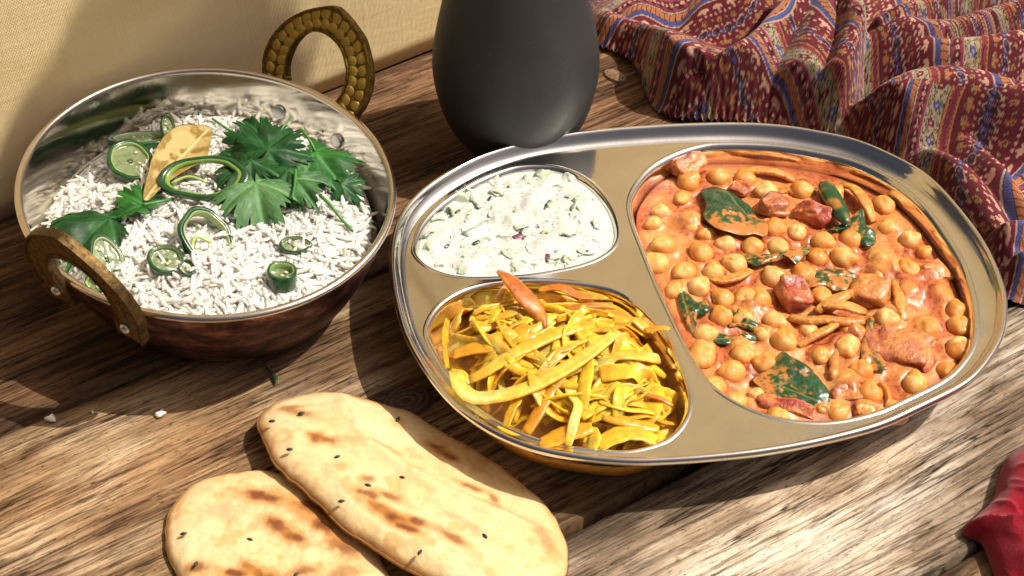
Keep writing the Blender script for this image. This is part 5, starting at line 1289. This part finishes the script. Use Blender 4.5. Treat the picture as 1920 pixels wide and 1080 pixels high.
# ------------------------------------------------------------------ red napkin
M_NAP = col_mat("red_cloth", .85, 0, nscale=1300, namp=.3, bscale=1500, bstr=.7, bdist=.0005, spec=.1)
M_NAP.node_tree.nodes["Principled BSDF"].inputs["Sheen Weight"].default_value = .2
nap_px = [(1806,984),(1822,972),(1845,952),(1862,930),(1870,905),(1876,880),(1886,858),(1905,842),(1930,832),(2000,815),(2100,880),(2120,1000),(2060,1130),(1960,1150),(1890,1120),(1872,1090),(1862,1062),(1850,1030),(1838,1008),(1815,998)]
NE = ccw(spline(np.array([at(x, y, .004)[:2] for x, y in nap_px]), 240, True, 1))
k0 = [at(1808, 985, .004), at(1850, 975, .010), at(1900, 975, .014), at(2000, 985, .016)]
def nap_z(r, x, y):
    z = .0170*(1-np.asarray(r)**2.6)**.6+.0008
    Ls = spline(np.array(k0), 14, False); best = np.full(np.shape(x), 9.); sg = np.zeros(np.shape(x))
    for p, q in zip(Ls[:-1], Ls[1:]):
        d = (q-p)[:2]; t = np.clip(((x-p[0])*d[0]+(y-p[1])*d[1])/(d@d), 0, 1); dx, dy = x-(p[0]+t*d[0]), y-(p[1]+t*d[1]); dd = np.hypot(dx, dy)
        m = dd < best; best = np.where(m, dd, best); sg = np.where(m, np.sign(dx*d[1]-dy*d[0]), sg)
    z = z+np.where(sg > 0, .0025*np.exp(-(best/.006)**2), .0025*np.exp(-(best/.0012)**2)-.0035*np.exp(-((best-.004)/.0045)**2))*(1-np.asarray(r)**6)
    return z+.0060*(fbm(x*60+1.6*fbm(x*25, y*25, 3, 2), y*26, 5, 3)-.5)+.0022*(1-np.abs(2*fbm(x*80+y*60, y*50-x*40, 15, 2)-1))**6*(1-np.asarray(r)**6)
V, F_, C = patch(NE, nap_z, lambda r, x, y: 0*x+.0006+.0*r, 60, lambda r, x, y, tb: mixc(A(.25, .005, .018), A(.31, .007, .024), fbm(x*120, y*120, 3, 3)))
tag(fix_normals(obj("napkin", V, F_, M_NAP, None, cols=C)), "plain red cloth napkin bunched up on the table's near right corner", "napkin")

# ------------------------------------------------------------------ crumbs on the table
def crumb(pts, z, h, colr, name, label, cat, group=None):
    C2 = ccw(np.array([at(x, y, z)[:2] for x, y in pts])); C2 = spline(C2, 24, True)
    V, F_, C = patch(C2, lambda r, x, y: z+h*(1-np.asarray(r)**2)**.5+.0002*(fbm(x*900, y*900, 3, 2)-.5), lambda r, x, y: 0*x+z-.0002, 5, lambda r, x, y, tb: np.tile(colr, (len(x), 1)))
    return tag(fix_normals(obj(name, V, F_, M_RICE, None, cols=C)), label, cat, group)
crumb([(82,786),(92,782),(100,776),(104,783),(105,790),(96,791)], .0006, .0016, A(.75, .73, .66), "rice_crumb", "white triangular rice crumb on the wood at the far left", "crumb", "rice crumbs on the table")
crumb([(289,776),(297,774),(303,769),(306,766),(307,772),(314,774),(308,778),(302,782),(294,783)], .0006, .0014, A(.75, .73, .66), "rice_crumb", "ragged white rice crumb on the wood left of the naan", "crumb", "rice crumbs on the table")
crumb([(171,772),(175,771),(177,774),(173,776)], .0005, .0010, A(.75, .73, .66), "rice_crumb", "tiniest white rice crumb between the two larger ones", "crumb", "rice crumbs on the table")
P = spline(np.array([at(x, y, .0012) for x, y in [(495,683),(502,690),(510,700),(516,708),(518,718)]]), 14, False)
V, F_ = tube(P, np.interp(np.linspace(0, 1, 14), [0, .5, .8, 1], [.0003, .0006, .0011, .0004]), 8, .6)
tag(obj("herb_sprig", V, F_, M_STEM, None, cols=np.tile(A(.012, .04, .01), (len(V), 1))), "tiny dark green herb sprig on the bare wood below the bowl", "herb sprig")
# ------------------------------------------------------------------ leafy branch added out of frame to shade the canvas
M_SHADE_LEAF = leaf_mat("shade_leaf", .45)
M_ADDED_BARK = col_mat("added_twig_bark", .8, 0, nscale=300, namp=.3)
sdn = np.array(sd); FARL = 0.95
sx_ = unit(np.cross(A(0, 0, 1), sdn)); sy_ = np.cross(sdn, sx_)
def wall_pt(px, py): return on_plane(px, py, cmid, cn)
SHADE = [(300,60,150,60,20),(215,150,120,60,32),(400,140,120,60,25),(350,10,95,38,10),(262,10,72,50,60),(50,345,120,60,35),(130,265,110,55,30),(480,150,70,45,50),(555,165,60,40,60),(60,420,120,60,20),(200,310,100,60,30),(120,110,30,60,100),(250,230,120,60,15),(340,240,130,60,25),(180,60,60,40,40),(450,230,90,60,10),(330,-70,150,50,15)]
pivot = wall_pt(420, -260)+sdn*FARL+A(.10, .12, .25)
branch = thing("added_shade_branch", "added leafy branch out of frame, its leaves placed to shade the canvas", "branch", pivot)
stem_pts = [pivot]
for k, (x, y, rx, ry, deg) in enumerate(SHADE):
    c = wall_pt(x, y)+sdn*(FARL+.05*math.sin(k*2.3)); kpx = .00029
    Lx, Ly = rx*kpx, ry*kpx*1.15; an = R(deg)
    # long axis as it lies on the canvas, carried back along the light
    e = wall_pt(x+rx*math.cos(an), y-rx*math.sin(an))-wall_pt(x, y); e = e-sdn*np.dot(e, sdn); L = np.linalg.norm(e); ex = e/L; ey = np.cross(sdn, ex)
    n = 26; t = np.linspace(-1, 1, n); wdt = np.clip(1-np.abs(t)**2.2, 0, 1)**.75
    rows = []
    for s in (-1, -.5, 0, .5, 1): rows.append(c+ex*(t*L)[:, None]+ey*(s*wdt*Ly)[:, None]+sdn*((abs(s)*.12*wdt*Ly+.06*L*t**2))[:, None])
    V = np.concatenate(rows); F1 = grid_faces(5, n, False); nV = len(V)
    V = np.concatenate([V, V-sdn*.0004]); F_ = [tuple(f) for f in F1]+[tuple(q+nV for q in f[::-1]) for f in F1]
    obj("leaf", V, F_, M_SHADE_LEAF, branch, cols=np.tile(A(.03, .10, .02), (len(V), 1)))
    base = c+ex*L*(1 if np.dot(ex, pivot-c) > 0 else -1)
    V, F_ = tube(spline(np.array([base, (base+pivot)/2+sdn*.04, pivot]), 10, False), np.linspace(.0009, .0022, 10), 6)
    obj("added_twig", V, F_, M_ADDED_BARK, branch, cols=np.tile(A(.08, .06, .03), (len(V), 1)))
V, F_ = tube(spline(np.array([pivot-A(0, 0, .01), pivot+A(.06, .25, .10), pivot+A(.2, .8, .15)]), 14, False), np.linspace(.004, .012, 14), 8)
obj("added_main_stem", V, F_, M_ADDED_BARK, branch, cols=np.tile(A(.08, .06, .04), (len(V), 1)))
